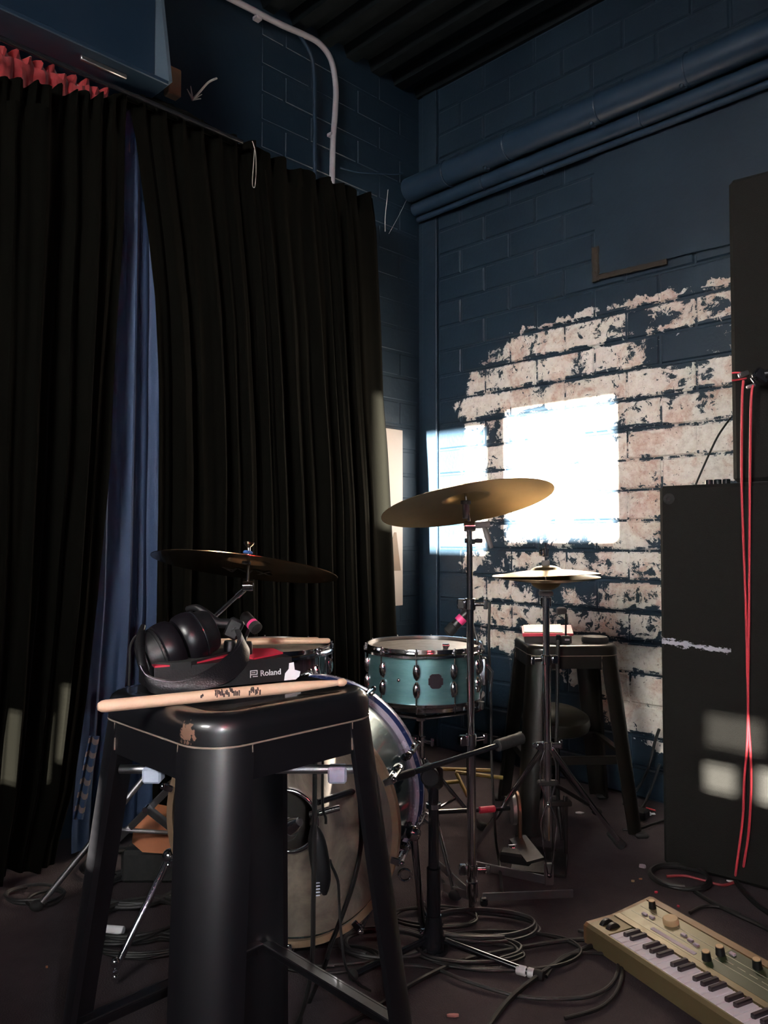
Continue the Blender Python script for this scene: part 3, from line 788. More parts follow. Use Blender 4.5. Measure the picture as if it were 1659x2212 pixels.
def stool(label, loc, rz, H, splay, enamel, half=.155, rad=.062, bumpers=False):
    root = thing('bar_stool', label, 'stool', loc, rz, None)
    b = MB(); zs = H - .034
    rings = [rsq(half - .004, rad - .004, zs), rsq(half, rad, zs + .001), rsq(half, rad, zs + .017)]
    for a in (20, 45, 70, 90): rings.append(rsq(half - .014 * (1 - math.cos(R(a))), rad - .010 * (1 - math.cos(R(a))), zs + .017 + .017 * math.sin(R(a))))
    rings += [rsq(half - .03, rad - .02, H), rsq(half - .045, .035, H - .004), rsq(half - .10, .02, H - .005)]
    b.loft(rings); b.build('seat', enamel + '_gloss' if enamel == 'enamel' else enamel, root)
    # fine bare-metal seam under the seat cap
    b = MB(); b.loft([rsq(half + .0008, rad, zs - .0016), rsq(half + .0008, rad, zs + .0006)], False); b.build('seam', 'seam', root)
    hc = half - rad
    def leg(q):
        sx, sy = [(1, 1), (-1, 1), (-1, -1), (1, -1)][q]; b = MB(); rings = []
        for k in range(7):
            f = k / 6; z = (zs - .001) * (1 - f) + .012 * f
            off = splay / math.sqrt(2) * f; fl = .010 * (1 - f) + .013 * f; r = rad * (1 - f) + .042 * f
            cx, cy = hc + off + (rad - r), hc + off + (rad - r); out = []; inn = []; th = .009
            prof = [(cx - fl, cy + r, 0, 1)] + [(cx + r * math.cos(a), cy + r * math.sin(a), math.cos(a), math.sin(a)) for a in [math.pi / 2 * (1 - i / 8) for i in range(9)]] + [(cx + r, cy - fl, 1, 0)]
            for (x, y, nx, ny) in prof: out.append(Vector((sx * x, sy * y, z))); inn.append(Vector((sx * (x - nx * th), sy * (y - ny * th), z)))
            rings.append(out + inn[::-1])
        b.loft(rings); b.build('leg', enamel, root)
        f0 = MB(); off = splay / math.sqrt(2); f0.box((sx * (hc + off + .05), sy * (hc + off + .05), .008), (.045, .045, .016), None, .006); f0.build('foot', 'rubber', root)
    for q in range(4): leg(q)
    for q in range(4):
        rot = Matrix.Rotation(math.pi / 2 * q, 3, 'Z'); b = MB()
        w = hc - .008; n = 8; outl = []
        for i in range(n + 1):
            x = -w + 2 * w * i / n; outl.append((x, zs - .043))
        poly = [(-w, zs - .001)] + outl + [(w, zs - .001)]
        k = len(poly)
        b.add([rot @ Vector((x, half - .001, z)) for x, z in poly] + [rot @ Vector((x, half - .006, z)) for x, z in poly],
              [tuple(range(k)), tuple(range(2 * k - 1, k - 1, -1))] + [(i, (i + 1) % k, k + (i + 1) % k, k + i) for i in range(k)])
        b.build('apron', enamel, root, smooth=False)
        for sx in (-1, 1):
            b = MB(); b.box(rot @ Vector((sx * (w + .001), half + .0002, zs - .020)), (.0014, .0014, .036), rot); b.build('weld_seam', 'seam', root, smooth=False)
        zb = .30 * H / .762; f = 1 - zb / zs; d = half + splay / math.sqrt(2) * f - .010
        b = MB(); b.box(rot @ Vector((0, d, zb)), (2 * d - .03, .006, .026), rot, .0015); b.box(rot @ Vector((0, d - .009, zb + .010)), (2 * d - .03, .018, .005), rot, .0015)
        b.build('stretcher', enamel, root, smooth=False)
    if bumpers:
        for a in (45, 135):
            rot = Matrix.Rotation(R(a), 3, 'Z'); b = MB(); b.cyl(rot @ Vector((-.165, 0, H - .098 - (a == 135) * .012)), rot @ Vector((.165, 0, H - .098 - (a == 135) * .012)), .006, 12)
            br = b.build('brace', 'steel', root)
            for sx in (-.135, .118):
                c = MB(); c.box(rot @ Vector((sx, 0, H - .104 - (a == 135) * .012)), (.026, .024, .022), rot, .003); c.build('bumper', 'pad_grey', br, smooth=False, label='grey nylon bumper')
    return root
SX, SY, SH = -.199, 1.088, .774
stool('tall black metal stool in the foreground, carrying headphones and a drumstick', (SX, SY, 0), R(45), SH, .098, 'enamel', .142, .055, bumpers=True)
FX, FY, FH = .640, 2.80, .622
stool('dark metal stool by the peeled brick wall behind the hi-hat', (FX, FY, 0), R(3), FH, .075, 'enamel_brown')

# ================================================================== cymbals and stands
def cymbal(name, label, c, radius, normal, m, bell=.06, bow=.022, thick=.0016, group=None, cup=.012):
    root = tag(bpy.data.objects.new(name, None), label, 'cymbal'); col.objects.link(root); root.location = c
    root.rotation_euler = Vector((0, 0, 1)).rotation_difference(Vector(normal).normalized()).to_euler()
    up = []
    n = 16
    def h(r):
        f = r / radius
        z = -bow * (f ** 2)
        if r < bell: z += cup * math.sqrt(max(0, 1 - (r / bell) ** 2)) ** 1.2
        return z
    rs = [.006] + [bell * i / 6 for i in range(1, 7)] + [bell + (radius - bell) * i / 12 for i in range(1, 13)]
    top = [(r, h(r)) for r in rs]; bot = [(r, h(r) - thick) for r in rs[::-1]]
    b = MB(); b.lathe(top + bot + [top[0]], n=72); b.build('disc', m, root)
    return root
# left ride cymbal
ride_c = P(533, 1210, 2.10); ride_n = Vector((.105, .185, 1)).normalized()
rd = cymbal('ride_cymbal', 'large dark ride cymbal above the headphones, seen from below', ride_c, .248, ride_n, 'bronze_dark', .062, .020)
qr = rd.rotation_euler.to_quaternion()
# lettering printed on its underside, reading towards the back
mt = Matrix.Translation((.0, 0, 0))
text_part('AAX', .070, 'dark_logo', rd, frame((-.030, -.150, -.0115), (1, 0, -.10), (0, -1, -.12), (0, 0, 1)) @ Matrix.Scale(-1, 4, (1, 0, 0)) if False else frame((-.020, .145, -.0118), (1, 0, 0), (0, 1, -.12), (0, .12, 1)), .0004, 'print')
# crash and hi-hats
crash_c = P(1006, 1073, 2.06); cymbal('crash_cymbal', 'big bronze crash cymbal high in front of the sunlit wall', crash_c, .229, Vector((-.155, .20, 1)), 'bronze', .055, .022)
hh_c = P(1179, 1236, 2.27)
cymbal('hihat_cymbal', 'upper hi-hat cymbal beside the far stool', hh_c + Vector((0, 0, .008)), .154, Vector((-.035, .03, 1)), 'bronze', .045, .016)
lo = cymbal('hihat_cymbal', 'lower inverted hi-hat cymbal beside the far stool', hh_c + Vector((0, 0, -.030)), .154, Vector((.0, .02, -1)), 'bronze', .045, .016, cup=.022)

def clampring(b, p, r, w=.02, wing=True, ang=0.0):
    b.cyl(p + Vector((0, 0, -w / 2)), p + Vector((0, 0, w / 2)), r, 16)
    if wing:
        d = Vector((math.cos(ang), math.sin(ang), 0)); b.cyl(p, p + d * (r + .022), .005, 10)
        b.box(p + d * (r + .026), (.012, .005, .026), Matrix.Rotation(ang, 3, 'Z'), .002); b.box(p - d * (r + .008), (.02, .018, w * .9), Matrix.Rotation(ang, 3, 'Z'), .003)
def cymbal_tilter(root, top, joint, m='chrome', hinge=.013):
    L = root.location
    b = MB(); b.cyl(joint, top, .0042, 12); b.build('threaded_rod', m, root, org=L)
    b = MB(); d = Vector((1, 0, 0)); b.cyl(joint - d * hinge, joint + d * hinge, hinge, 18); b.torus(joint + d * hinge, hinge * .8, .002, d); b.build('tilter', m, root, org=L)
def tripod(root, base, zhub, spread, angles, m='chrome', leg_r=.006, zlow=None, flat=False, feet=True):
    L = root.location
    for a in angles:
        d = Vector((math.cos(R(a)), math.sin(R(a)), 0)); b = MB()
        p0 = Vector((base.x, base.y, zhub)) + d * .012; p1 = Vector((base.x, base.y, .012)) + d * spread
        if flat:
            ax = (p1 - p0).normalized(); side = ax.cross(Vector((0, 0, 1))).normalized(); up = side.cross(ax)
            rot = Matrix((ax, side, up)).transposed(); 
            for sg in (-1, 1): b.box((p0 + p1) / 2 + side * .008 * sg, ((p1 - p0).length, .003, .014), rot, .001)
        else: b.tube([p0, p1], leg_r, 10)
        lg = b.build('leg', m, root, org=L)
        if zlow is not None:
            b = MB(); q0 = Vector((base.x, base.y, zlow)) + d * .012; q1 = p0.lerp(p1, .55); b.tube([q0, q1], leg_r * .7, 8); b.build('brace', m, root, org=L)
        if feet:
            b = MB(); b.ball(p1 + d * .004 + Vector((0, 0, .004)), .016, 12, (1.2, 1, .9)); b.build('rubber_foot', 'rubber', lg, org=L)

# crash stand
base = G(1020, 1975); top = crash_c + Vector((-.002, 0, .022)); jt = P(1014, 1137, 2.055)
root = thing('cymbal_stand', 'chrome stand carrying the big crash cymbal', 'stand', base)
cymbal_tilter(root, top, jt, hinge=.014)
b = MB(); b.cyl(crash_c + Vector((.001, 0, -.058)), crash_c + Vector((.0005, 0, -.018)), .0095, 16); b.cyl(crash_c + Vector((.0, 0, -.020)), crash_c + Vector((0, 0, -.010)), .014, 18); b.build('cymbal_sleeve', 'glue_grey', root, org=base)
b = MB(); b.cyl(crash_c + Vector((-.001, 0, .014)), crash_c + Vector((-.002, 0, .030)), .008, 12); b.build('wing_nut', 'chrome', root, org=base)
zj1, zj2 = P(1020, 1305, 2.06).z, P(1022, 1600, 2.06).z
pl = lambda z: base.lerp(jt, z / jt.z)
b = MB(); b.cyl(pl(zj1 - .02), pl(jt.z), .0078, 16); b.build('pole', 'chrome', root, org=base)
b = MB(); b.cyl(pl(zj2 - .02), pl(zj1), .0098, 16); b.build('pole', 'chrome', root, org=base)
b = MB(); b.cyl(pl(.05), pl(zj2), .0122, 16); b.build('pole', 'chrome', root, org=base)
for z, ang in ((zj1, -.2), (zj2, .3)):
    b = MB(); clampring(b, pl(z), .015, .030, True, ang); b.build('clamp', 'chrome', root, org=base)
b = MB(); b.cyl(P(1026, 1135, 2.05), P(1058, 1133, 2.05), .009, 12); b.tube([P(1046, 1138, 2.05), P(1053, 1160, 2.05), P(1062, 1184, 2.05)], [.007, .008, .005], 10); b.build('lever', 'glue_grey', root, org=base, label='smoked grey locking lever')
b = MB(); clampring(b, P(1018, 1170, 2.057), .0105, .014, False); b.box(P(1034, 1168, 2.057), (.02, .012, .013), None, .002); b.box(P(1008, 1168, 2.057), (.010, .012, .013), None, .002); b.build('memory_lock', 'black_metal', root, org=base)
b = MB(); clampring(b, pl(P(1020, 1885, 2.06).z), .016, .03, True, .0); b.cyl(pl(.045), pl(P(1020, 1910, 2.06).z), .016, 16); b.build('leg_hub', 'chrome', root, org=base)
b = MB(); b.cyl(pl(.006), pl(.05), .009, 12); b.build('foot_rod', 'chrome', root, org=base)
def flatleg(p0, p1, name, root, m='steel', w=.022, th=.004):
    b = MB(); ax = (p1 - p0); l = ax.length; ax.normalize(); side = ax.cross(Vector((0, 0, 1))).normalized(); up = side.cross(ax)
    b.box((p0 + p1) / 2, (l, th, w), Matrix((ax, side, up)).transposed(), .0015); return b.build(name, m, root, org=root.location, smooth=False)
flatleg(G(1042, 1938, .020), G(1238, 1930, .014), 'leg', root); flatleg(G(1030, 1940, .040), G(958, 1916, .015), 'leg', root); flatleg(G(1026, 1940, .050), G(940, 1860, .015), 'leg', root)
b = MB(); b.box(G(1045, 1948, .016), (.02, .02, .02), None, .004); b.build('pivot', 'black_metal', root, org=base)

# ride stand with boom arm
jt = P(535, 1266, 2.08); armend = P(395, 1395, 2.16); base = Vector((armend.x - .02, armend.y + .06, 0))
root = thing('cymbal_stand', 'chrome boom stand carrying the dark ride cymbal behind the headphones', 'stand', base)
cymbal_tilter(root, ride_c + ride_n * .045, jt, hinge=.013)
b = MB(); b.cyl(jt.lerp(armend, .06), jt.lerp(armend, 1.05), .0062, 12); b.cyl(jt.lerp(armend, .05), jt.lerp(armend, .16), .0085, 12); b.build('boom_arm', 'chrome', root, org=base)
b = MB(); b.lathe([(0, 0), (.004, 0), (.006, .008), (.013, .014), (.015, .020), (.006, .022), (0, .022)], ride_c + ride_n * .028, ride_n, 16); b.build('wing_nut', 'chrome', root, org=base)
b = MB(); b.lathe([(0, 0), (.013, 0), (.0135, .004), (.010, .007), (0, .007)], ride_c + ride_n * .018, ride_n, 18); b.build('washer', 'blue_rubber', root, org=base, label='blue washer')
b = MB(); b.lathe([(0, 0), (.012, 0), (.012, .006), (0, .006)], ride_c - ride_n * .010, ride_n, 18); b.build('felt', 'felt', root, org=base)
at = armend + Vector((-.004, .012, .0)); bt = Vector((base.x, base.y, 0))
b = MB(); b.cyl(bt + Vector((0, 0, .15)), Vector((base.x, base.y, at.z - .01)), .011, 16); b.build('pole', 'chrome', root, org=base)
b = MB(); b.cyl(Vector((base.x - .02, base.y - .03, at.z)), Vector((base.x + .02, base.y, at.z)), .016, 16); b.build('boom_clamp', 'chrome', root, org=base)
tripod(root, bt, .42, .36, (200, 320, 80), 'steel', .008, .16, flat=False)

# hi-hat stand
hb = Vector((hh_c.x, hh_c.y, 0))
root = thing('hihat_stand', 'chrome hi-hat stand in front of the far stool', 'stand', hb)
b = MB(); b.cyl(hh_c + Vector((0, 0, -.05)), hh_c + Vector((0, 0, .085)), .003, 10); b.build('pull_rod', 'chrome', root, org=hb)
b = MB(); b.cyl(hh_c + Vector((0, 0, .044)), hh_c + Vector((0, 0, .070)), .0085, 14); b.box(hh_c + Vector((-.013, 0, .056)), (.012, .008, .018), None, .003); b.build('clutch', 'chrome', root, org=hb)
b = MB(); b.cyl(hh_c + Vector((0, 0, .014)), hh_c + Vector((0, 0, .034)), .012, 16); b.build('clutch_felt', 'felt', root, org=hb)
b = MB(); b.lathe([(0, 0), (.02, 0), (.022, .008), (.018, .014), (0, .014)], hh_c + Vector((0, 0, -.068)), (0, 0, 1), 20); b.build('seat_cup', 'felt', root, org=hb)
zc = P(1179, 1425, 2.27).z; z2 = P(1179, 1610, 2.27).z
b = MB(); b.cyl(hb + Vector((0, 0, zc - .02)), hh_c + Vector((0, 0, -.068)), .0098, 16); b.cyl(hh_c + Vector((0, 0, -.10)), hh_c + Vector((0, 0, -.072)), .0155, 18); b.build('pole', 'chrome', root, org=hb)
b = MB(); b.cyl(hb + Vector((0, 0, .12)), hb + Vector((0, 0, zc)), .0125, 16); b.build('pole', 'chrome', root, org=hb)
b = MB(); clampring(b, hb + Vector((0, 0, zc)), .016, .028, True, math.pi * 1.08); b.build('clamp', 'chrome', root, org=hb)
b = MB(); clampring(b, hb + Vector((0, 0, z2)), .016, .024, True, .2); b.box(hb + Vector((0, 0, z2)), (.085, .012, .014), None, .003); b.build('clamp', 'chrome', root, org=hb)
zz = P(1179, 1690, 2.27).z
b = MB(); b.box(hb + Vector((0, -.005, zz)), (.060, .018, .016), None, .004); b.build('yoke', 'dark_steel', root, org=hb)
zk = P(1175, 1735, 2.27).z; zb_ = P(1175, 1885, 2.27).z
for sg in (-1, 1):
    b = MB(); b.tube(smooth_path([hb + Vector((.008 * sg, -.01, z2 - .01)), hb + Vector((.022 * sg, -.012, (z2 + zz) / 2)), hb + Vector((.020 * sg, -.012, zz)), hb + Vector((.002 * sg, -.012, zk))], 6), .0022, 8); b.build('linkage', 'chrome', root, org=hb)
    b = MB(); b.tube(smooth_path([hb + Vector((.004 * sg, -.014, zk)), hb + Vector((.022 * sg, -.016, zk - .05)), hb + Vector((.018 * sg, -.018, (zk + zb_) / 2)), hb + Vector((.004 * sg, -.018, zb_))], 6), .0028, 8); b.build('linkage', 'chrome', root, org=hb)
for q_ in ((-.014, zk), (-.018, zb_)):
    b = MB(); b.ball(hb + Vector((0, *q_)), .008, 12); b.build('linkage_joint', 'chrome', root, org=hb)
b = MB(); b.box(hb + Vector((0, -.012, .03)), (.026, .016, .06), None, .003); b.build('base_post', 'steel', root, org=hb)
foot = G(1337, 1832)
def px_leg(p0, p1, r, nm='leg'):
    b = MB(); b.tube([p0, p1], r, 10); lg = b.build(nm, 'chrome', root, org=hb); return lg
lg = px_leg(hb + Vector((.012, .0, z2 - .01)), foot + Vector((0, 0, .02)), .008)
b = MB(); b.tube([foot + Vector((-.03, 0, .05)), foot + Vector((.01, 0, .006))], [.012, .016], 12); b.build('rubber_foot', 'rubber', lg, org=hb)
b = MB(); b.tube([hb + Vector((.012, 0, zz)), (hb + Vector((0, 0, z2))).lerp(foot, .55)], .006, 8); b.build('brace', 'dark_steel', root, org=hb)
px_leg(hb + Vector((-.01, .01, z2 - .01)), hb + Vector((-.18, .24, .008)), .008)
flatleg(hb + Vector((0, -.012, .008)), hb + Vector((-.21, .10, .008)), 'base_plate', root, 'steel', .03, .006)

# ================================================================== drums
M['teal'] = None
def teal():
    m, nt, b = new_mat('teal pearl lacquer'); b.inputs['Metallic'].default_value = .9; b.inputs['Roughness'].default_value = .43
    b.inputs['Coat Weight'].default_value = .8; b.inputs['Coat Roughness'].default_value = .06
    tc = N(nt, 'ShaderNodeTexCoord'); mp = N(nt, 'ShaderNodeMapping'); mp.inputs['Scale'].default_value = (1, 1, 4); nt.links.new(tc.outputs['Object'], mp.inputs['Vector'])
    no = N(nt, 'ShaderNodeTexNoise'); setin(no, Scale=14.0, Detail=7.0, Roughness=.65); nt.links.new(mp.outputs[0], no.inputs['Vector'])
    r = N(nt, 'ShaderNodeValToRGB'); nt.links.new(no.outputs['Fac'], r.inputs['Fac'])
    r.color_ramp.elements[0].position = .3; r.color_ramp.elements[0].color = (.16, .37, .40, 1); r.color_ramp.elements[1].position = .72; r.color_ramp.elements[1].color = (.23, .47, .50, 1)
    nt.links.new(r.outputs['Color'], b.inputs['Base Color']); return m
M['teal'] = teal()
M['teal_dark'] = mat('deep teal lacquer', (.050, .105, .118), .22, .6, .3, 12, coat=.8)
M['dark_shell'] = mat('dark wine shell lacquer', (.045, .030, .040), .14, .5, .3, 16, coat=.8)

def lug_mesh(m='chrome'):
    b = MB(); b.lathe([(0, -.020), (.004, -.019), (.0085, -.012), (.0105, -.002), (.010, .008), (.0065, .017), (0, .020)], n=14)
    b.v = [Vector((v.x, max(v.y, -.004) if v.y < 0 else v.y * 1.1, v.z)) for v in b.v]; b.v = [v * 1.25 for v in b.v]; return b.mesh('lug', m)
def drum(name, label, c, r, depth, shell, head, nl, a0, two_lugs=True, cat='drum'):
    """upright drum; c is the centre of its top rim"""
    root = thing(name, label, cat, (c.x, c.y, c.z - depth), 0)
    b = MB(); b.lathe([(r - .006, .012), (r, .012), (r, depth - .012), (r - .006, depth - .012), (r - .006, .012)], n=64); b.build('shell', shell, root)
    def hoop(z, up):
        s = 1 if up else -1
        p = [(r + .002, z), (r + .006, z + .001 * s), (r + .0075, z - .004 * s), (r + .0075, z - .010 * s), (r + .010, z - .014 * s), (r + .014, z - .016 * s), (r + .0145, z - .023 * s), (r + .004, z - .024 * s), (r + .002, z - .014 * s), (r + .002, z)]
        b = MB(); b.lathe(p, n=72); return b.build('hoop', 'chrome', root)
    hoop(depth, True); hoop(0, False)
    b = MB(); b.lathe([(0, depth - .010), (r - .02, depth - .010), (r + .001, depth - .012), (r + .003, depth - .022), (r - .01, depth - .022), (0, depth - .013)], n=64); b.build('head', head, root)
    b = MB(); b.lathe([(0, .010), (r - .02, .010), (r + .001, .012), (r - .01, .016), (0, .014)], n=64); b.build('head', head, root)
    lm = lug_mesh()
    for i in range(nl):
        a = R(a0 + 360 * i / nl - 90); d = Vector((math.cos(a), math.sin(a), 0)); rot = Matrix.Rotation(a - math.pi / 2, 4, 'Z')
        zs = (depth * .5 + .026, depth * .5 - .026) if two_lugs else (depth - .07, .07)
        for k, z in enumerate(zs):
            o = bpy.data.objects.new('lug', lm); col.objects.link(o); o.parent = root
            o.matrix_local = Matrix.Translation(d * (r + .001) + Vector((0, 0, z))) @ rot @ (Matrix.Rotation(math.pi, 4, 'Y') if k else Matrix())
        for z0, z1, cap in ((zs[0], depth + .004, depth), (zs[1], -.004, 0)):
            b = MB(); b.cyl(d * (r + .010) + Vector((0, 0, z0)), d * (r + .010) + Vector((0, 0, z1)), .0026, 8)
            b.cyl(d * (r + .010) + Vector((0, 0, cap - .018 if cap else .008)), d * (r + .010) + Vector((0, 0, cap - .004 if cap else .020)), .0055, 10); b.build('tension_rod', 'chrome', root)
    return root
# snare
sc = P(916, 1388, 2.45); SD = .178; SR = .174
sn = drum('snare_drum', 'teal snare drum with chrome hoops beside the crash stand', sc, SR, SD, 'teal', 'coated', 10, -10)
a = R(8 - 90); d = Vector((math.cos(a), math.sin(a), 0)); tx = Vector((-math.sin(a), math.cos(a), 0))
b = MB(); pts = [(-.021, -.010), (-.016, -.012), (-.016, -.016), (-.010, -.021), (.010, -.021), (.017, -.016), (.017, -.012), (.022, -.010), (.022, .008), (.017, .010), (.017, .016), (.010, .021), (-.010, .021), (-.017, .016), (-.017, .010), (-.021, .008)]
b.prism(pts, 0, .003); b.xf(frame(d * (SR - .001) + Vector((0, 0, SD / 2)), tx, (0, 0, 1), d)); b.build('badge', 'badge', sn, smooth=False, label='dark grey maker badge')
for ang in (-28, 44):
    a = R(ang - 90); dd = Vector((math.cos(a), math.sin(a), 0)); b = MB(); b.ball(dd * SR + Vector((0, 0, SD / 2)), .006, 10); b.build('shell_bolt', 'chrome', sn)
# strainer on the right side
a = R(72 - 90); dd = Vector((math.cos(a), math.sin(a), 0)); rot = Matrix.Rotation(a, 3, 'Z')
b = MB(); b.box(dd * (SR + .012) + Vector((0, 0, SD / 2 + .01)), (.022, .030, .085), rot, .004); b.build('strainer', 'chrome', sn)
b = MB(); b.tube([dd * (SR + .022) + Vector((0, 0, SD / 2 + .03)), dd * (SR + .040) + Vector((0, 0, SD / 2 + .01)), dd * (SR + .034) + Vector((0, 0, SD / 2 - .05))], [.006, .005, .004], 10); b.build('strainer_lever', 'chrome', sn)
# small clip resting on the rim
b = MB(); b.box(Vector((.055, -.155, SD + .004)), (.016, .012, .020), None, .003); b.cyl(Vector((.046, -.155, SD + .012)), Vector((.066, -.155, SD + .012)), .005, 10); b.build('rim_clip', 'chrome', sn)

# snare stand
nb = Vector((sc.x - .01, sc.y, 0)); sz = sc.z - SD
root = thing('snare_stand', 'chrome basket stand under the teal snare drum', 'stand', nb)
zc = P(912, 1600, 2.45).z
b = MB(); b.cyl(nb + Vector((0, 0, .10)), nb + Vector((0, 0, zc)), .0115, 16); b.build('pole', 'chrome', root, org=nb)
b = MB(); b.cyl(nb + Vector((0, 0, zc - .02)), nb + Vector((0, 0, sz - .050)), .008, 14); b.build('pole', 'chrome', root, org=nb)
b = MB(); clampring(b, nb + Vector((0, 0, zc)), .015, .03, True, -.6); b.build('clamp', 'chrome', root, org=nb)
b = MB(); b.lathe([(0, 0), (.016, 0), (.020, .01), (.016, .02), (0, .02)], nb + Vector((0, 0, sz - .062)), n=18); b.build('basket_hub', 'chrome', root, org=nb)
for ang in (-150, -30, 90):
    dd = Vector((math.cos(R(ang)), math.sin(R(ang)), 0)); b = MB()
    e = nb + Vector((.01, 0, 0)) + dd * (SR + .010); b.tube([nb + Vector((0, 0, sz - .052)) + dd * .018, e + Vector((0, 0, sz - .016)) - dd * .012, e + Vector((0, 0, sz - .004)) + dd * .010], [.006, .006, .005], 10)
    ar = b.build('basket_arm', 'chrome', root, org=nb)
    b = MB(); b.tube([e + Vector((0, 0, sz - .006)) + dd * .006, e + Vector((0, 0, sz + .016)) + dd * .009], .008, 10); b.build('rubber_grip', 'rubber', ar, org=nb)
tripod(root, nb, .30, .30, (-75, 45, 165), 'chrome', .007, .12)

# floor tom with two sticks lying on it
tc_ = P(580, 1391, 2.30); TD = .36; TR = .176
tm = drum('floor_tom', 'dark floor tom with chrome hoops and two sticks lying on it', tc_, TR, TD, 'dark_shell', 'coated', 8, 12, False)
for ang in (-70, 50, 170):
    a = R(ang - 90); dd = Vector((math.cos(a), math.sin(a), 0)); b = MB()
    b.tube([dd * (TR + .012) + Vector((0, 0, TD * .75)), dd * (TR + .012) + Vector((0, 0, .02)), dd * (TR + .035) + Vector((0, 0, -.06)), dd * (TR + .035) + Vector((0, 0, -tm.location.z + .02))], .005, 10); lg = b.build('leg', 'chrome', tm)
    b = MB(); b.cyl(dd * (TR + .035) + Vector((0, 0, -tm.location.z + .001)), dd * (TR + .035) + Vector((0, 0, -tm.location.z + .03)), .011, 12); b.build('rubber_foot', 'rubber', lg)
    b = MB(); b.box(dd * (TR + .010) + Vector((0, 0, TD * .6)), (.024, .03, .05), Matrix.Rotation(a, 3, 'Z'), .004); b.build('leg_bracket', 'chrome', tm)

def drumstick(label, p0, p1, r=.0072, prints=False, group=None):
    """butt at p0, tip at p1"""
    L = (p1 - p0).length; root = thing('drumstick', label, 'drumstick', p0, 0, group)
    root.rotation_euler = Vector((0, 0, 1)).rotation_difference((p1 - p0).normalized()).to_euler()
    b = MB(); pr = [(0, 0), (r * .55, .001), (r * .9, .005), (r, .010), (r, L * .72), (r * .92, L * .80), (r * .62, L * .93), (r * .52, L - .014)]
    b.lathe(pr + [(0, L - .0135)], n=20); b.build('shaft', 'wood', root)
    b = MB(); b.lathe([(0, L - .0145), (r * .50, L - .014), (r * .74, L - .010), (r * .72, L - .004), (r * .35, L), (0, L)], n=16); b.build('tip', 'wood', root)
    return root
zt = tc_.z + .0075
a, c = G(688, 1386, zt), G(470, 1386, zt)
drumstick('paler drumstick lying at the back of the floor tom', Vector((a.x, 2.335, zt)), Vector((a.x - .37, 2.30, zt)), .0078)
a = G(704, 1391, zt)
drumstick('drumstick at the front of the floor tom, sticking out furthest right', Vector((a.x + .008, 2.315, zt)), Vector((a.x - .36, 2.262, zt)), .0078)

# bass drum: front head towards the camera, axis turned a little to the right
BR = .262; f0 = Vector((P(602, 1768, 1.735).x, 1.735, .360)); f1 = Vector((P(688, 1695, 2.02).x, 2.02, .360))
ax = (f1 - f0); BL_ = ax.length; ax.normalize(); yaw = math.atan2(ax.x, ax.y)
root = thing('bass_drum', 'bass drum with beige front head and pearl hoops behind the near stool', 'drum', f0); root.rotation_euler = (R(-90), 0, -yaw)
# local: z along the drum axis away from the camera, y down
b = MB(); b.lathe([(BR - .0075, .02), (BR - .006, .02), (BR - .006, BL_ - .02), (BR - .0075, BL_ - .02), (BR - .0075, .02)], n=72); b.build('shell', 'teal_dark', root)
b = MB(); b.lathe([(BR - .014, .02), (BR - .0077, .02), (BR - .0077, BL_ - .02), (BR - .014, BL_ - .02), (BR - .014, .02)], n=72); b.build('inner_ply', 'old_wood', root)
hm = 'hoop_wood'
b = MB(); b.lathe([(BR - .008, 0), (BR + .006, 0), (BR + .007, .002), (BR + .007, .022), (BR - .002, .024), (BR - .008, .01), (BR - .008, 0)], n=80); b.build('hoop', hm, root)
b = MB(); b.lathe([(BR - .008, BL_), (BR + .012, BL_), (BR + .014, BL_ - .004), (BR + .013, BL_ - .026), (BR + .006, BL_ - .040), (BR - .002, BL_ - .048), (BR - .006, BL_ - .046), (BR - .008, BL_)], n=96); hp = b.build('hoop', 'hoop_white', root)
b = MB(); b.lathe([(BR + .0126, BL_ - .028), (BR + .0136, BL_ - .027), (BR + .0072, BL_ - .0395), (BR + .0060, BL_ - .0395), (BR + .0126, BL_ - .028)], n=96); b.build('inlay', 'hoop_blue', hp, label='dark blue inlay stripe')
# front head as a ring around its port
PC = Vector((.020, -.002, 0)); PR = .066
def head_ring():
    b = MB(); n = 72; rings = []
    for k, f in enumerate((0, .15, .35, .6, .85, 1.0)):
        rg = []
        for j in range(n):
            a = 2 * math.pi * j / n; i_ = PC + Vector((math.cos(a), math.sin(a), 0)) * PR; o_ = Vector((math.cos(a), math.sin(a), 0)) * (BR - .009)
            p = i_.lerp(o_, f); rg.append(Vector((p.x, p.y, .012 + (.006 if f == 1 else 0))))
        rings.append(rg)
    back = [[p + Vector((0, 0, .001)) for p in rg] for rg in rings[::-1]]
    b.loft(rings + back + [rings[0]], False); return b
head_ring().build('front_head', 'skin', root)
b = MB(); b.torus(PC + Vector((0, 0, .010)), PR, .006, n=48); b.build('port_ring', 'chrome', root)
b = MB(); b.lathe([(0, BL_ - .012), (BR - .02, BL_ - .012), (BR - .008, BL_ - .010), (BR - .02, BL_ - .008), (0, BL_ - .008)], n=64); b.build('batter_head', 'coated', root)
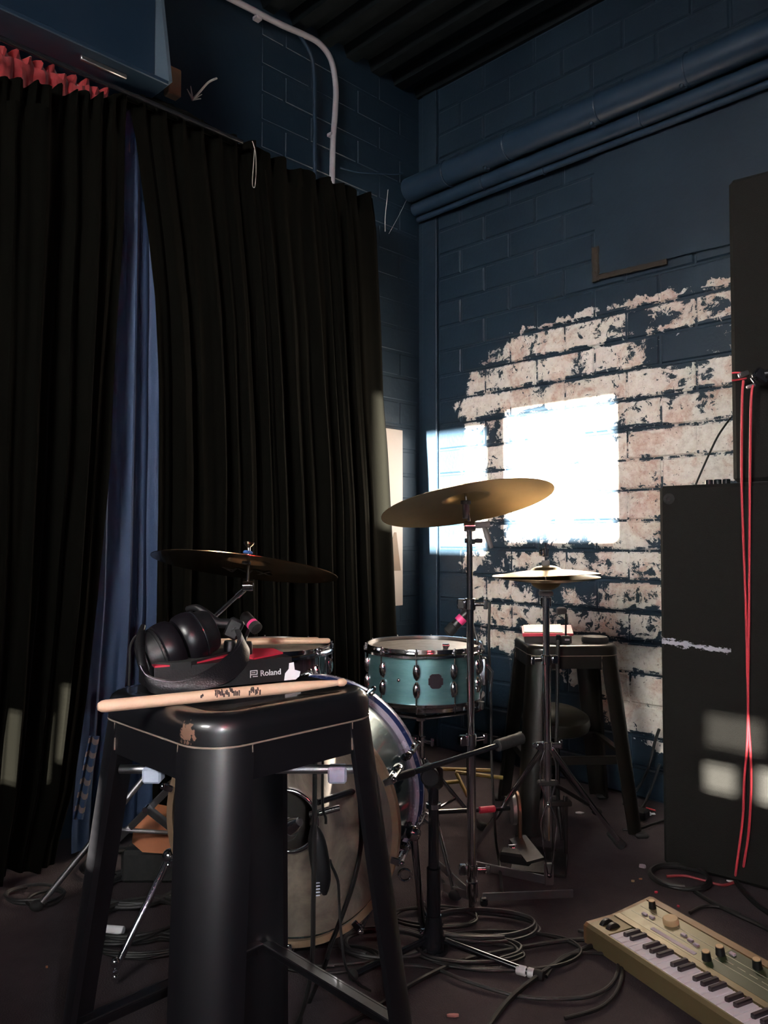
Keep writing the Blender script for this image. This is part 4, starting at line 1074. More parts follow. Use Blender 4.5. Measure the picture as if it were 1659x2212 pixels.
for i in range(10):
    a = 2 * math.pi * (i + .35) / 10; d = Vector((math.cos(a), math.sin(a), 0)); rot = Matrix.Rotation(a, 3, 'Z')
    for (z, sg) in ((.018, 1), (BL_ - .018, -1)):
        b = MB(); b.box(d * (BR + .012) + Vector((0, 0, z)), (.012, .020, .044), rot, .004); b.box(d * (BR + .006) + Vector((0, 0, z - sg * .022)), (.022, .016, .006), rot, .002)
        b.cyl(d * (BR + .020) + Vector((0, 0, z - sg * .020)), d * (BR + .020) + Vector((0, 0, z + sg * .055)), .003, 8); b.ball(d * (BR + .020) + Vector((0, 0, z - sg * .022)), .007, 10); b.build('claw', 'chrome', root)
        b = MB(); b.box(d * (BR + .008) + Vector((0, 0, z + sg * .075)), (.024, .018, .034), rot, .006); b.cyl(d * (BR + .018) + Vector((0, 0, z + sg * .050)), d * (BR + .018) + Vector((0, 0, z + sg * .065)), .006, 10); b.build('lug', 'chrome', root)
# spurs: legs in world space turned into the drum's frame
inv = (Matrix.Translation(f0) @ root.rotation_euler.to_matrix().to_4x4()).inverted()
def spur(k, h, f):
    b = MB(); b.tube([k, h, f + Vector((0, 0, .035))], [.009, .009, .0075], 12); b.tube([f + Vector((0, 0, .03)), f + Vector((0, 0, .004))], [.006, .003], 10)
    b.v = [inv @ v for v in b.v]; sp_ = b.build('spur', 'chrome', root)
    b = MB(); b.ball(h, .018, 12); b.ball(f + Vector((0, 0, .05)), .0115, 10); b.ball(f + Vector((0, 0, .018)), .0095, 10); b.v = [inv @ v for v in b.v]; b.build('spur_fitting', 'chrome', sp_)
fr = G(913, 2032); spur(P(882, 1780, 1.86), P(893, 1800, 1.84), fr)
flf = Vector((f0.x - .36, f0.y + .02, 0)); spur(Vector((f0.x - .24, f0.y + .14, .25)), Vector((f0.x - .27, f0.y + .12, .24)), flf)
b = MB(); q = P(875, 1890, 1.84); b.torus(q, .014, .0032, (0, 1, .1), 24, 8); b.v = [inv @ v for v in b.v]; b.build('drum_key', 'chrome', root)

# ================================================================== kick pedal behind the bass drum
kb = G(1160, 1880)
root = thing('kick_pedal', 'double kick pedal with copper chain on the floor by the hi-hat', 'pedal', kb)
def kp(nm, m, fn):
    b = MB(); fn(b); return b.build(nm, m, root, org=kb)
D0 = 2.42
kp('axle', 'black_metal', lambda b: b.cyl(P(944, 1754, 2.30), P(1100, 1746, D0), .007, 12))
kp('joint', 'red_plastic', lambda b: b.cyl(P(1036, 1750, 2.36), P(1068, 1747, 2.38), .010, 12))
kp('sprocket', 'steel', lambda b: b.cyl(P(1104, 1748, D0), P(1114, 1748, D0), .045, 28))
sp = P(1117, 1748, D0)
chain = [sp + Vector((0, .05 * math.cos(a), .05 * math.sin(a))) for a in [math.pi * (1 - i / 10) * .75 + 0.0 for i in range(11)]]
def chain_links(b):
    pts = [sp + Vector((0, -.050 * math.sin(t_), .050 * math.cos(t_))) for t_ in [-.9 + i * .15 for i in range(17)]]
    e = pts[-1]; pts += [e + Vector((0, 0, -.012 * i)) for i in range(1, 9)]
    b.tube(pts, .0065, 6)
kp('chain', 'copper', chain_links)
kp('post', 'dark_steel', lambda b: b.box(P(1222, 1790, 2.46), (.012, .014, .20), None, .002))
kp('post', 'dark_steel', lambda b: b.box(P(1196, 1790, 2.48), (.012, .014, .20), None, .002))
kp('cross_bar', 'dark_steel', lambda b: b.box(P(1205, 1735, 2.46), (.085, .02, .016), None, .003))
def board(b):
    p = [P(1100, 1812, 2.38), P(1135, 1803, 2.38), P(1175, 1852, 2.20), P(1138, 1862, 2.20)]; u = Vector((0, 0, .008))
    b.add(p + [q - u for q in p], [(0, 1, 2, 3), (7, 6, 5, 4), (0, 4, 5, 1), (1, 5, 6, 2), (2, 6, 7, 3), (3, 7, 4, 0)])
kp('footboard', 'dark_steel', board)
kp('base_plate', 'dark_steel', lambda b: b.box(kb + Vector((.02, .06, .005)), (.16, .20, .008), Matrix.Rotation(R(-15), 3, 'Z'), .002))
kp('spring', 'chrome', lambda b: b.cyl(P(1098, 1833, 2.33), P(1118, 1831, 2.33), .011, 14))
kp('hinge', 'black_plastic', lambda b: b.box(P(1115, 1850, 2.28), (.09, .05, .03), Matrix.Rotation(R(-20), 3, 'Z'), .006))

# yellow folding frame on the floor behind the kick drum
def rods(name, label, cat, segs, r, m, base):
    root = thing(name, label, cat, base)
    for (p, q) in segs:
        b = MB(); b.tube([p, q], r, 10); b.build('tube', m, root, org=base)
    return root
rods('folding_frame', 'yellow tubular frame lying on the floor behind the crash stand', 'frame',
     [(P(920, 1660, 2.85), P(1060, 1664, 2.85)), (P(984, 1668, 2.82), P(1086, 1680, 2.82)), (P(945, 1692, 2.75), P(992, 1688, 2.80)), (P(935, 1752, 2.65), P(1015, 1752, 2.65)), (P(986, 1670, 2.82), P(1010, 1720, 2.75))], .007, 'yellow', G(1000, 1760))

# ================================================================== microphone stand with boom at the kick drum
mb = G(937, 2058); mb = Vector((mb.x, mb.y, 0)); piv = P(931, 1688, 1.80)
root = thing('microphone_stand', 'low black boom stand holding the kick drum microphone', 'stand', mb)
def ms(nm, m, fn): b = MB(); fn(b); return b.build(nm, m, root, org=mb)
top = Vector((mb.x, mb.y, piv.z - .03))
ms('pole', 'black_metal', lambda b: b.cyl(mb + Vector((0, 0, .05)), Vector((mb.x, mb.y, .20)), .0165, 18))
ms('pole', 'black_metal', lambda b: b.cyl(Vector((mb.x, mb.y, .19)), top, .0125, 18))
ms('collar', 'chrome', lambda b: b.lathe([(.0127, 0), (.0185, .001), (.0185, .012), (.0127, .013)], Vector((mb.x, mb.y, P(931, 1775, 1.80).z)), n=18))
ms('base_cone', 'black_metal', lambda b: b.lathe([(0, 0), (.034, 0), (.034, .012), (.022, .05), (.018, .085), (0, .085)], mb + Vector((0, 0, .004)), n=20))
ms('knuckle', 'black_plastic', lambda b: (b.box(Vector((mb.x, mb.y, piv.z - .018)), (.045, .028, .055), None, .008), b.cyl(Vector((mb.x - .01, mb.y - .03, piv.z - .01)), Vector((mb.x - .01, mb.y + .02, piv.z - .01)), .022, 18)))
e1 = P(1158, 1603, 1.98); e0 = P(712, 1748, 1.62); bd = (e1 - e0).normalized()
pm_ = e0 + bd * ((Vector((mb.x, mb.y, 0)) - Vector((e0.x, e0.y, 0))).dot(Vector((bd.x, bd.y, 0)))); sh = Vector((mb.x, mb.y, pm_.z)) - pm_; sh.z = 0
e0 = e0 + sh * .6; e1 = e1 + sh * .6
ms('boom', 'black_metal', lambda b: b.cyl(e0, e1, .0068, 14))
ms('counterweight', 'rubber', lambda b: b.cyl(e1 - bd * .088, e1, .0150, 18))
ms('boom_grip', 'black_plastic', lambda b: b.cyl(e0.lerp(e1, .26), e0.lerp(e1, .42), .0095, 14))
tapeleg = G(1165, 2118)
def floor_leg(p1, m='black_metal'):
    b = MB(); b.tube([mb + Vector((0, 0, .035)) + (p1 - mb).normalized() * .03, p1 + Vector((0, 0, .010))], .0075, 12); lg = b.build('leg', m, root, org=mb); return lg
lg = floor_leg(tapeleg)
d = (tapeleg - mb).normalized(); b = MB(); q = tapeleg + Vector((0, 0, .012)) - d * .052; b.cyl(q, q + d * .022, .0105, 14); b.build('tape', 'white', lg, org=mb, label='white tape band')
b = MB(); b.cyl(q + d * .026, q + d * .040, .0105, 14); b.build('tape', 'white', lg, org=mb, label='white tape band')
b = MB(); b.cyl(q + d * .040, q + d * .062, .011, 14); b.build('rubber_foot', 'rubber', lg, org=mb)
for a in (95, 212):
    e = mb + Vector((math.cos(R(a)), math.sin(R(a)), 0)) * .22; lg = floor_leg(e); b = MB(); b.ball(e + Vector((0, 0, .011)), .012, 10); b.build('rubber_foot', 'rubber', lg, org=mb)
# kick microphone in the port
mroot = thing('microphone', 'silver and black microphone poking into the kick drum port', 'microphone', P(640, 1775, 1.66))
o_ = mroot.location
m0, m1 = P(606, 1800, 1.70), P(664, 1764, 1.64)
def mm_(nm, m, fn, r_=mroot): b = MB(); fn(b); return b.build(nm, m, r_, org=r_.location)
md = (m1 - m0).normalized()
mm_('grille', 'steel', lambda b: b.lathe([(0, 0), (.016, .001), (.023, .010), (.024, .030), (.019, .040), (0, .040)], m0, md, 20))
mm_('body', 'chrome', lambda b: b.lathe([(0, 0), (.018, 0), (.015, .02), (.009, .034), (0, .034)], m0 + md * .040, md, 20))
mm_('clip', 'black_plastic', lambda b: b.cyl(m1 + md * .01, P(712, 1749, 1.625), .007, 12))
mm_('connector', 'chrome', lambda b: b.cyl(P(690, 1757, 1.62), P(735, 1745, 1.62), .0065, 12))

# clip-on drum microphones
def clip_mic(label, head, tail, r, clip, tape):
    rt = thing('microphone', label, 'microphone', clip); d = (head - tail).normalized()
    b = MB(); b.cyl(tail, tail.lerp(head, .7), r, 16); b.build('body', 'black_plastic', rt, org=clip)
    b = MB(); b.lathe([(0, 0), (r, 0), (r * 1.12, .004), (r * 1.1, (head - tail).length * .26), (r * .6, (head - tail).length * .32), (0, (head - tail).length * .32)], tail.lerp(head, .7), d, 16); b.build('grille', 'rubber', rt, org=clip)
    b = MB(); f0_, f1_ = tape; b.cyl(tail.lerp(head, f0_), tail.lerp(head, f1_), r * 1.04, 16); b.build('tape', 'pink_tape', rt, org=clip, label='pink tape marker')
    b = MB(); b.tube(smooth_path([tail.lerp(head, .25), tail.lerp(head, .15) + Vector((.01, .01, -.02)), clip + Vector((0, 0, .02)), clip], 5), .005, 8); b.build('clip_arm', 'black_plastic', rt, org=clip)
    return rt
clip_mic('black microphone with pink tape over the right of the snare', P(966, 1368, 2.42), P(1016, 1318, 2.42), .016, P(1030, 1392, 2.40), (.30, .52))
clip_mic('black microphone with pink tape over the left of the floor tom', P(556, 1360, 2.16), P(528, 1330, 2.20), .016, P(530, 1395, 2.14), (.55, .72))

# ================================================================== things on the near stool
TOPZ = SH                                                 # seat rim height; the seat is slightly dished
# black percussion pad module with red zigzag
mdir = Vector((.866, .5, 0)); mback = Vector((-.5, .866, 0))
mo = Vector((-.134, 1.155, TOPZ))                         # right front bottom corner
root = thing('drum_module', 'black and red electronic drum pad under the headphones', 'drum pad', mo)
root.rotation_euler.z = R(30)
# local x to the left end is negative, y backwards
ML, MW, H0, H1 = .200, .092, .033, .036
b = MB(); b.add([(-ML, 0, 0), (0, 0, 0), (0, MW, 0), (-ML, MW, 0), (-ML, .004, H0), (0, .004, H0), (0, MW, H1), (-ML, MW, H1)],
                [(0, 1, 5, 4), (1, 2, 6, 5), (2, 3, 7, 6), (3, 0, 4, 7), (4, 5, 6, 7), (3, 2, 1, 0)]); b.build('body', 'black_plastic', root, smooth=False)
slope = math.atan2(H1 - H0, MW - .004); T = Matrix.Translation((0, .004, H0)) @ Matrix.Rotation(slope, 4, 'X')
def plate(nm, poly, h, m, z0=.0, **k): b = MB(); b.prism(poly, z0, h); b.xf(T); return b.build(nm, m, root, smooth=False, **k)
plate('red_panel', [(-ML + .001, .001), (-ML + .001, .086), (-.040, .086), (-.001, .070), (-.001, .030), (-.058, .002), (-.066, .030), (-.080, .040), (-.150, .001)], .0022, 'red_plastic')
plate('rubber_pad', [(-ML + .004, .084), (-.072, .084), (-.072, .052), (-.088, .046), (-.150, -.0012), (-.176, -.0012), (-ML + .004, .016)], .0052, 'rubber', -.004)
for (x, y_) in ((-.056, .040), (-.074, .060)):
    b = MB(); b.lathe([(.0095, .002), (.0095, .016), (.0080, .020), (0, .020)], (x, y_, 0), n=18); b.xf(T); b.build('knob', 'black_plastic', root)
text_part('Roland', .0115, 'logo', root, frame((-.0345, -.0006, .0135), (1, 0, 0), (0, .12, 1), (0, -1, .12)), .0003, 'lettering', .00015)
b = MB()
for (x, z, w, h) in ((-.0605, .0135, .0012, .010), (-.0555, .0182, .010, .0012), (-.0505, .0155, .0012, .006), (-.0555, .0128, .010, .0012), (-.0560, .0155, .0055, .0010), (-.0535, .0100, .0075, .0012)):
    b.box((x - .0042, -.0003 + z * .12 - .0006, z), (w, .0008, h))
b.build('logo_mark', 'logo', root, smooth=False)
b = MB(); b.prism([(-.018, 0), (-.016, .010), (-.010, .016), (-.009, .024), (-.002, .025), (-.001, .014), (.008, .011), (.006, .004), (.0, 0)], 0, .0012)
b.xf(frame((.004, -.0012, .0005), (1, 0, 0), (0, .12, 1), (0, -1, .12))); b.build('tape', 'white', root, smooth=False, label='torn white tape')

# headphones
hc_ = P(385, 1391, 1.125)
root = thing('headphones', 'black headphones with leather headband resting on the near stool', 'headphones', Vector((hc_.x, hc_.y, TOPZ + .04)))
org = root.location
A_ = Vector((.077, .052, .034)).normalized()
def hp(nm, m, fn, par=None, **k): b = MB(); fn(b); return b.build(nm, m, par or root, org=org, **k)
for sg in (-1, 1):
    c = hc_; d = A_ * sg
    cup = hp('ear_cup', 'black_plastic', lambda b: b.lathe([(0, .054), (.024, .054), (.0295, .0525), (.0318, .048), (.0335, .036), (.0340, .034), (.0365, .0335), (.0370, .0305), (.030, .029), (0, .029)], c, d, 36))
    hp('ear_pad', 'cushion', lambda b: b.lathe([(.012, .030), (.0345, .030), (.0378, .0275), (.0392, .021), (.0392, .013), (.0378, .006), (.0345, .002), (.026, .001), (.018, .004), (.012, .012), (.012, .030)], c, d, 36))
    hp('trim_ring', 'black_metal', lambda b: b.torus(c + d * .0305, .0352, .0018, d, 40, 8))
    hp('logo_ring', 'steel', lambda b: b.torus(c + d * .0545, .0225, .0009, d, 36, 8), cup)
    hp('logo_mark', 'steel', lambda b: (b.torus(c + d * .0545, .009, .0009, d, 24, 6), b.cyl(c + d * .053, c + d * .0555, .003, 10)), cup)
# yokes and headband (ribbon between its upper and lower edges)
TE = [(300, 1352, 1.115), (299, 1392, 1.075), (303, 1430, 1.045), (322, 1458, 1.030), (376, 1471, 1.035), (441, 1453, 1.050), (495, 1413, 1.085), (517, 1377, 1.120), (508, 1352, 1.155)]
BE = [(309, 1352, 1.115), (311, 1396, 1.075), (318, 1455, 1.045), (331, 1494, 1.030), (395, 1494, 1.035), (484, 1478, 1.050), (527, 1444, 1.085), (535, 1407, 1.120), (520, 1385, 1.155)]
te = [P(*q) for q in TE[2:]]; be = [P(*q) for q in BE[2:]]
for l in (te, be):
    for v in l: v.z = max(v.z, TOPZ + .006)
t_s, b_s = smooth_path(te, 8), smooth_path(be, 8)
hp('headband', 'leather', lambda b: b.sheet([[t_s[i].lerp(b_s[i], j / 4) + Vector((0, -.002 * math.sin(math.pi * j / 4), 0)) for j in range(5)] for i in range(len(t_s))], .007))
# stitching along the upper edge
def stitches(b):
    for i in range(2, len(t_s) - 6):
        p = t_s[i].lerp(b_s[i], .05); d = (t_s[i + 1] - t_s[i]); 
        for k in range(3):
            q = p + d * (k / 3); n_ = Vector((q.x - hc_.x, q.y - hc_.y - .03, 0)).normalized(); b.box(q + n_ * .0040, (.0016, .0006, .0010), Matrix.Rotation(math.atan2(d.y, d.x), 3, 'Z'))
o = hp('stitching', 'lilac', stitches, smooth=False); o['kind'] = 'stuff'
yl = smooth_path([P(309, 1352, 1.105), P(302, 1385, 1.078), P(306, 1430, 1.050), P(318, 1468, 1.034)], 6)
hp('yoke', 'black_plastic', lambda b: b.tube(yl, [.0035 + .0028 * math.sin(math.pi * i / (len(yl) - 1)) for i in range(len(yl))], 10))
yr = smooth_path([P(405, 1316, 1.16), P(425, 1313, 1.15), P(447, 1327, 1.145), P(470, 1345, 1.15), P(497, 1348, 1.155), P(510, 1362, 1.15)], 6)
hp('yoke', 'black_plastic', lambda b: b.tube(yr, [.0045 + .004 * (i / (len(yr) - 1)) for i in range(len(yr))], 10))
hp('hinge', 'chrome', lambda b: b.cyl(P(449, 1362, 1.15), P(455, 1378, 1.15), .006, 12))
hp('slider', 'black_plastic', lambda b: b.box(P(505, 1358, 1.15), (.022, .012, .030), Matrix.Rotation(R(25), 3, 'Y'), .003))
# embossed letters on the band
mid = P(472, 1462, 1.046)
hp('embossing', 'black_metal', lambda b: [b.box(P(462 + 7 * i, 1472 - 5.0 * i, 1.0445 + .0052 * i), (.0034, .0012, .0055), Matrix.Rotation(R(35), 3, 'Z')) for i in range(5)], smooth=False)

# drumstick lying across the seat
p0 = G(209, 1527, TOPZ + .0075); p1 = G(748, 1473, TOPZ + .0075)
ds = drumstick('hickory drumstick lying across the front of the near stool', p0, p1, .0074)
L_ = (p1 - p0).length; dv = (p1 - p0).normalized(); inv = ds.rotation_euler.to_matrix().inverted()
view = inv @ (Vector((0, 0, CAMH)) - p0.lerp(p1, .45)).normalized(); view.z = 0; view.normalize(); up_ = Vector((0, 0, 1)).cross(view)
def stick_text(body, size, f, m):
    return text_part(body, size, m, ds, frame(view * .00745 + Vector((0, 0, L_ * f)), (0, 0, 1), (view.cross(Vector((0, 0, 1)))), view), .0002, 'print', .0001)
def worn_print(f0, f1, n, m, hgt, seed):
    rnd = random.Random(seed); b = MB(); tv = view.cross(Vector((0, 0, 1)))
    for i in range(n):
        f = f0 + (f1 - f0) * i / n
        for k in range(2):
            if rnd.random() < .2: continue
            ln = hgt * rnd.uniform(.25, .55); c = (rnd.uniform(-.3, .3)) * hgt
            off = c + .0012; q = math.asin(max(-.9, min(.9, off / .0074)))
            nrm = (view * math.cos(q) + tv * math.sin(q)); b.box(nrm * .0074 + Vector((0, 0, L_ * f + rnd.uniform(-.0006, .0006))), (rnd.uniform(.0012, .0024), ln, .0004), Matrix((Vector((0, 0, 1)), nrm.cross(Vector((0, 0, 1))), nrm)).transposed())
    o = b.build('print', m, ds, smooth=False); o['kind'] = 'stuff'
worn_print(.43, .53, 15, 'ink', .0125, 4); worn_print(.565, .615, 8, 'ink', .0125, 9); worn_print(.375, .39, 3, 'ink', .006, 2)

# ================================================================== things on the far stool
fz = FH
root = thing('drum_module', 'red edged drum pad lying on the far stool', 'drum pad', Vector((FX - .06, FY - .03, fz)), R(-8))
b = MB(); b.add([(-.085, -.045, 0), (.075, -.045, 0), (.075, .05, 0), (-.085, .05, 0), (-.085, -.045, .022), (.075, -.045, .026), (.075, .05, .042), (-.085, .05, .036)],
                [(0, 1, 5, 4), (1, 2, 6, 5), (2, 3, 7, 6), (3, 0, 4, 7), (4, 5, 6, 7), (3, 2, 1, 0)]); b.build('body', 'black_plastic', root, smooth=False)
b = MB(); b.add([(-.092, -.052, .020), (.080, -.052, .026), (.082, .054, .046), (-.092, .054, .040), (-.092, -.052, .032), (.080, -.052, .034), (.082, .054, .052), (-.092, .054, .046)],
                [(0, 1, 5, 4), (1, 2, 6, 5), (2, 3, 7, 6), (3, 0, 4, 7), (4, 5, 6, 7), (3, 2, 1, 0)]); b.build('red_panel', 'red_plastic', root, smooth=False)
b = MB(); b.add([(-.086, -.046, .0325), (.045, -.046, .0335), (.045, .048, .051), (-.086, .048, .046), (-.086, -.046, .036), (.045, -.046, .037), (.045, .048, .055), (-.086, .048, .050)],
                [(0, 1, 5, 4), (1, 2, 6, 5), (2, 3, 7, 6), (3, 0, 4, 7), (4, 5, 6, 7), (3, 2, 1, 0)]); b.build('rubber_pad', 'gold_case', root, smooth=False)
b = MB(); b.lathe([(0, 0), (.044, 0), (.046, .004), (.046, .014), (.042, .020), (0, .021)], n=28); o = b.build('rubber_puck', 'rubber'); o.location = (FX + .095, FY - .06, fz); tag(o, 'round black rubber puck on the right of the far stool', 'puck')
bp_ = P(1215, 1320, 2.70); hubp = P(1222, 1368, 2.70)
root = thing('pedal_beater', 'black pedal beater standing up on the far stool', 'beater', Vector((hubp.x, hubp.y, fz)))
def pb_(nm, m, fn): b = MB(); fn(b); return b.build(nm, m, root, org=root.location)
pb_('head', 'felt', lambda b: (b.lathe([(0, 0), (.011, .001), (.0135, .008), (.0125, .028), (.008, .034), (0, .034)], bp_ + Vector((-.020, 0, 0)), (1, .1, .05), 18)))
pb_('shaft', 'black_metal', lambda b: b.cyl(bp_ + Vector((.012, 0, -.008)), Vector((hubp.x, hubp.y, fz + .02)), .0035, 10))
pb_('hub', 'black_plastic', lambda b: b.box(Vector((hubp.x, hubp.y, fz + .014)), (.030, .024, .028), None, .004))
pb_('frame_post', 'black_metal', lambda b: b.box(Vector((hubp.x - .028, hubp.y - .012, fz + .016)), (.016, .014, .032), None, .003))
pb_('label_strip', 'lilac', lambda b: b.box(Vector((hubp.x + .002, hubp.y - .0124, fz + .015)), (.016, .0008, .006)))
strand('hanging_cable', 'black cable hanging straight down in front of the far stool', [P(1206, 1385, 2.61), P(1205, 1400, 2.60), P(1204, 1480, 2.60), P(1203, 1560, 2.60), P(1202, 1620, 2.60), P(1206, 1730, 2.62), G(1215, 1815, .008)], .0062, 'cable', 'cable', 10)
# dark round drum throne seat pushed under the far stool
th_ = Vector((FX - .02, FY + .06, 0)); zt_ = P(1215, 1545, FY).z
root = thing('drum_throne', 'round dark drum throne seat tucked under the far stool', 'throne', th_)
b = MB(); b.lathe([(0, 0), (.10, 0), (.118, .012), (.122, .03), (.116, .052), (.095, .064), (0, .068)], th_ + Vector((0, 0, zt_ - .06)), (.05, -.15, 1), 36); b.build('cushion', mat('worn olive vinyl', (.009, .0085, .005), .35, 0, .4, 14), root, org=th_)
b = MB(); b.cyl(th_ + Vector((0, 0, .06)), th_ + Vector((0, 0, zt_ - .05)), .016, 14); b.build('post', 'black_metal', root, org=th_)
tripod(root, th_, .16, .14, (100, 220, 340), 'black_metal', .008)

# ================================================================== speaker cabinets
ang = math.atan2(-.61, .79)                                # direction of their long face
cd_ = Vector((.79, -.61, 0)).normalized(); cn = Vector((.61, .79, 0)).normalized()
c0 = Vector((.836, 2.376, 0)); CH = P(1424, 1050, 2.376).z
def cab_mat():
    m = mat('scuffed cabinet covering', (.0120, .0118, .0108), .9, 0, .25, 90, .5, 420, spec=.12); nt = m.node_tree; b = nt.nodes['Principled BSDF']
    src = b.inputs['Base Color'].links[0].from_socket
    tc = N(nt, 'ShaderNodeTexCoord'); sp = N(nt, 'ShaderNodeSeparateXYZ'); nt.links.new(tc.outputs['Object'], sp.inputs[0])
    mp = N(nt, 'ShaderNodeMapping'); mp.inputs['Scale'].default_value = (1.2, 1, 2.6); nt.links.new(tc.outputs['Object'], mp.inputs['Vector'])
    no = N(nt, 'ShaderNodeTexNoise'); setin(no, Scale=30.0, Detail=8.0, Roughness=.75); nt.links.new(mp.outputs[0], no.inputs['Vector'])
    def mth(op, a, c, d=None):
        n = N(nt, 'ShaderNodeMath', operation=op)
        for i, q in enumerate((a, c, d)):
            if q is None: continue
            if isinstance(q, (int, float)): n.inputs[i].default_value = q
            else: nt.links.new(q, n.inputs[i])
        return n.outputs[0]
    zc = mth('ADD', mth('MULTIPLY', sp.outputs['X'], -.06), P(1424, 1385, 2.376).z)
    dz = mth('ABSOLUTE', mth('SUBTRACT', sp.outputs['Z'], zc), 0)
    band = mth('SUBTRACT', 1.0, mth('DIVIDE', dz, .016)); xl = mth('LESS_THAN', sp.outputs['X'], .20)
    s1 = mth('MULTIPLY', mth('GREATER_THAN', mth('ADD', no.outputs['Fac'], mth('MULTIPLY', band, .22)), mth('ADD', .60, mth('MULTIPLY', sp.outputs['X'], .35))), mth('MULTIPLY', xl, mth('GREATER_THAN', band, -.2)))
    mx = N(nt, 'ShaderNodeMix', data_type='RGBA'); nt.links.new(s1, mx.inputs['Factor']); nt.links.new(src, mx.inputs['A']); mx.inputs['B'].default_value = (.42, .42, .50, 1)
    nt.links.new(mx.outputs['Result'], b.inputs['Base Color']); return m
M['cab'] = cab_mat()
root = thing('speaker_cabinet', 'tall black speaker cabinet standing on the floor at the right', 'speaker', c0, ang)
b = MB(); b.box((.33, .225, CH / 2 + .004), (.66, .45, CH - .008), None, .010); b.build('box', 'cab', root, smooth=False)
b = MB(); b.lathe([(0, 0), (.0165, 0), (.0165, .003), (.012, .006), (.006, .0065), (.005, .003), (0, .003)], (.030, -.0, CH - .040), (0, -1, 0), 24); b.build('corner_socket', 'rubber', root)
for x in (.05, .61):
    for y_ in (.05, .40):
        b = MB(); b.cyl((x, y_, 0), (x, y_, .010), .02, 12); b.build('foot', 'rubber', root)
u0 = c0 + cd_ * .208 + cn * .012; UT = P(1576, 388, 2.26).z
root = thing('speaker_cabinet', 'black speaker cabinet stacked on top of the tall floor cabinet', 'speaker', Vector((u0.x, u0.y, CH)), ang)
b = MB(); b.box((.26, .20, (UT - CH) / 2), (.52, .40, UT - CH - .004), None, .012); b.build('box', 'tolex', root, smooth=False)
b = MB(); b.box((.26, .20, .001), (.50, .38, .003)); b.build('base_pad', 'rubber', root, smooth=False)
# small knob box on the lower cabinet
kbx = P(1552, 1043, 2.46); kbx.z = CH
root = thing('knob_box', 'small black box with three round knobs on the floor cabinet', 'box', kbx, ang)
b = MB(); b.box((0, 0, .004), (.085, .05, .008), None, .002); b.build('body', 'black_plastic', root, smooth=False)
for x in (-.026, .0, .026):
    b = MB(); b.cyl((x, -.008, .008), (x, -.008, .026), .0115, 16); b.build('knob', 'black_metal', root)
strand('thin_cable', 'thin black cable slanting up the sunlit wall behind the cabinets', [P(1503, 1046, 2.52), P(1530, 985, 2.56), P(1552, 940, 2.58), P(1578, 903, 2.60)], .0032, 'cable', 'cable', 8)
# clamp gripping the upper cabinet with the red cords
cl = P(1625, 815, 2.16)
root = thing('spring_clamp', 'black and silver clamp holding the red cords on the upper cabinet', 'clamp', cl)
def sc_(nm, m, fn, **k): b = MB(); fn(b); return b.build(nm, m, root, org=cl, **k)
sc_('jaw', 'steel', lambda b: b.box(P(1606, 808, 2.165), (.030, .012, .014), Matrix.Rotation(R(-20), 3, 'Y'), .003))
sc_('jaw', 'steel', lambda b: b.box(P(1622, 834, 2.165), (.026, .012, .010), Matrix.Rotation(R(-15), 3, 'Y'), .003))
sc_('arm', 'black_metal', lambda b: b.box(P(1645, 812, 2.15), (.046, .020, .034), Matrix.Rotation(R(35), 3, 'Y'), .005))
sc_('link', 'chrome', lambda b: b.box(P(1628, 824, 2.160), (.026, .006, .005), Matrix.Rotation(R(55), 3, 'Y'), .0015))
sc_('handle', 'black_plastic', lambda b: b.tube([P(1652, 808, 2.14), P(1690, 800, 2.12), P(1720, 806, 2.10)], [.012, .012, .008], 10))
def face(x, y, off=.012):
    """point off metres in front of the floor cabinet's face"""
    d = ray(x, y); o0 = Vector((0, 0, CAMH)); k = (cn.dot(c0 - o0) - off) / cn.dot(d); return o0 + d * k
rc1 = [P(1606, 822, 2.16), P(1603, 870, 2.165), face(1602, 1040, .02), face(1606, 1170), face(1611, 1310), face(1614, 1440), face(1616, 1530), face(1614, 1610), face(1608, 1680), face(1605, 1760), face(1597, 1830), face(1590, 1880), G(1588, 1900, .006)]
rc2 = [P(1626, 832, 2.16), P(1622, 880, 2.165), face(1620, 1040, .02), face(1619, 1170), face(1618, 1330), face(1616, 1480), face(1617, 1560), face(1622, 1640), face(1622, 1720), face(1617, 1800), face(1608, 1860), G(1603, 1895, .006)]
strand('red_cable', 'left one of the two red cords hanging down the cabinets', rc1, .0034, 'red_cable', 'cable', 10)
strand('red_cable', 'right one of the two red cords hanging down the cabinets', rc2, .0034, 'red_cable', 'cable', 10)
def uface(x, y, off=.006):
    d = ray(x, y); o0 = Vector((0, 0, CAMH)); k = (cn.dot(u0 - o0) - off) / cn.dot(d); return o0 + d * k
strand('red_cable', 'upper short red cord wrapped around the upper cabinet edge', [uface(1581, 806), uface(1592, 805), uface(1612, 806, .02)], .0026, 'red_cable', 'cable', 8)
strand('red_cable', 'lower short red cord wrapped around the upper cabinet edge', [uface(1581, 822), uface(1595, 820), uface(1612, 817, .02)], .0026, 'red_cable', 'cable', 8)
strand('red_cable', 'dark red cord lying on the floor along the cabinet base', [G(1440, 1893, .006), G(1480, 1892, .006), G(1520, 1902, .006), G(1560, 1912, .006), G(1586, 1906, .006)], .004, mat('dull red cable', (.20, .025, .03), .6), 'cable', 8)

# ================================================================== keyboard
kA = Vector((.484, 1.931, 0)); kx = Vector((.436, -.90, 0)).normalized(); kang = math.atan2(kx.y, kx.x)
root = thing('synthesizer', 'small olive gold keyboard synthesizer lying on the floor', 'keyboard', kA, kang)
KL, KW, KH = .540, .225, .052
def kpz(y): return KH + .020 * max(0, (y - .090) / (KW - .090))
b = MB()
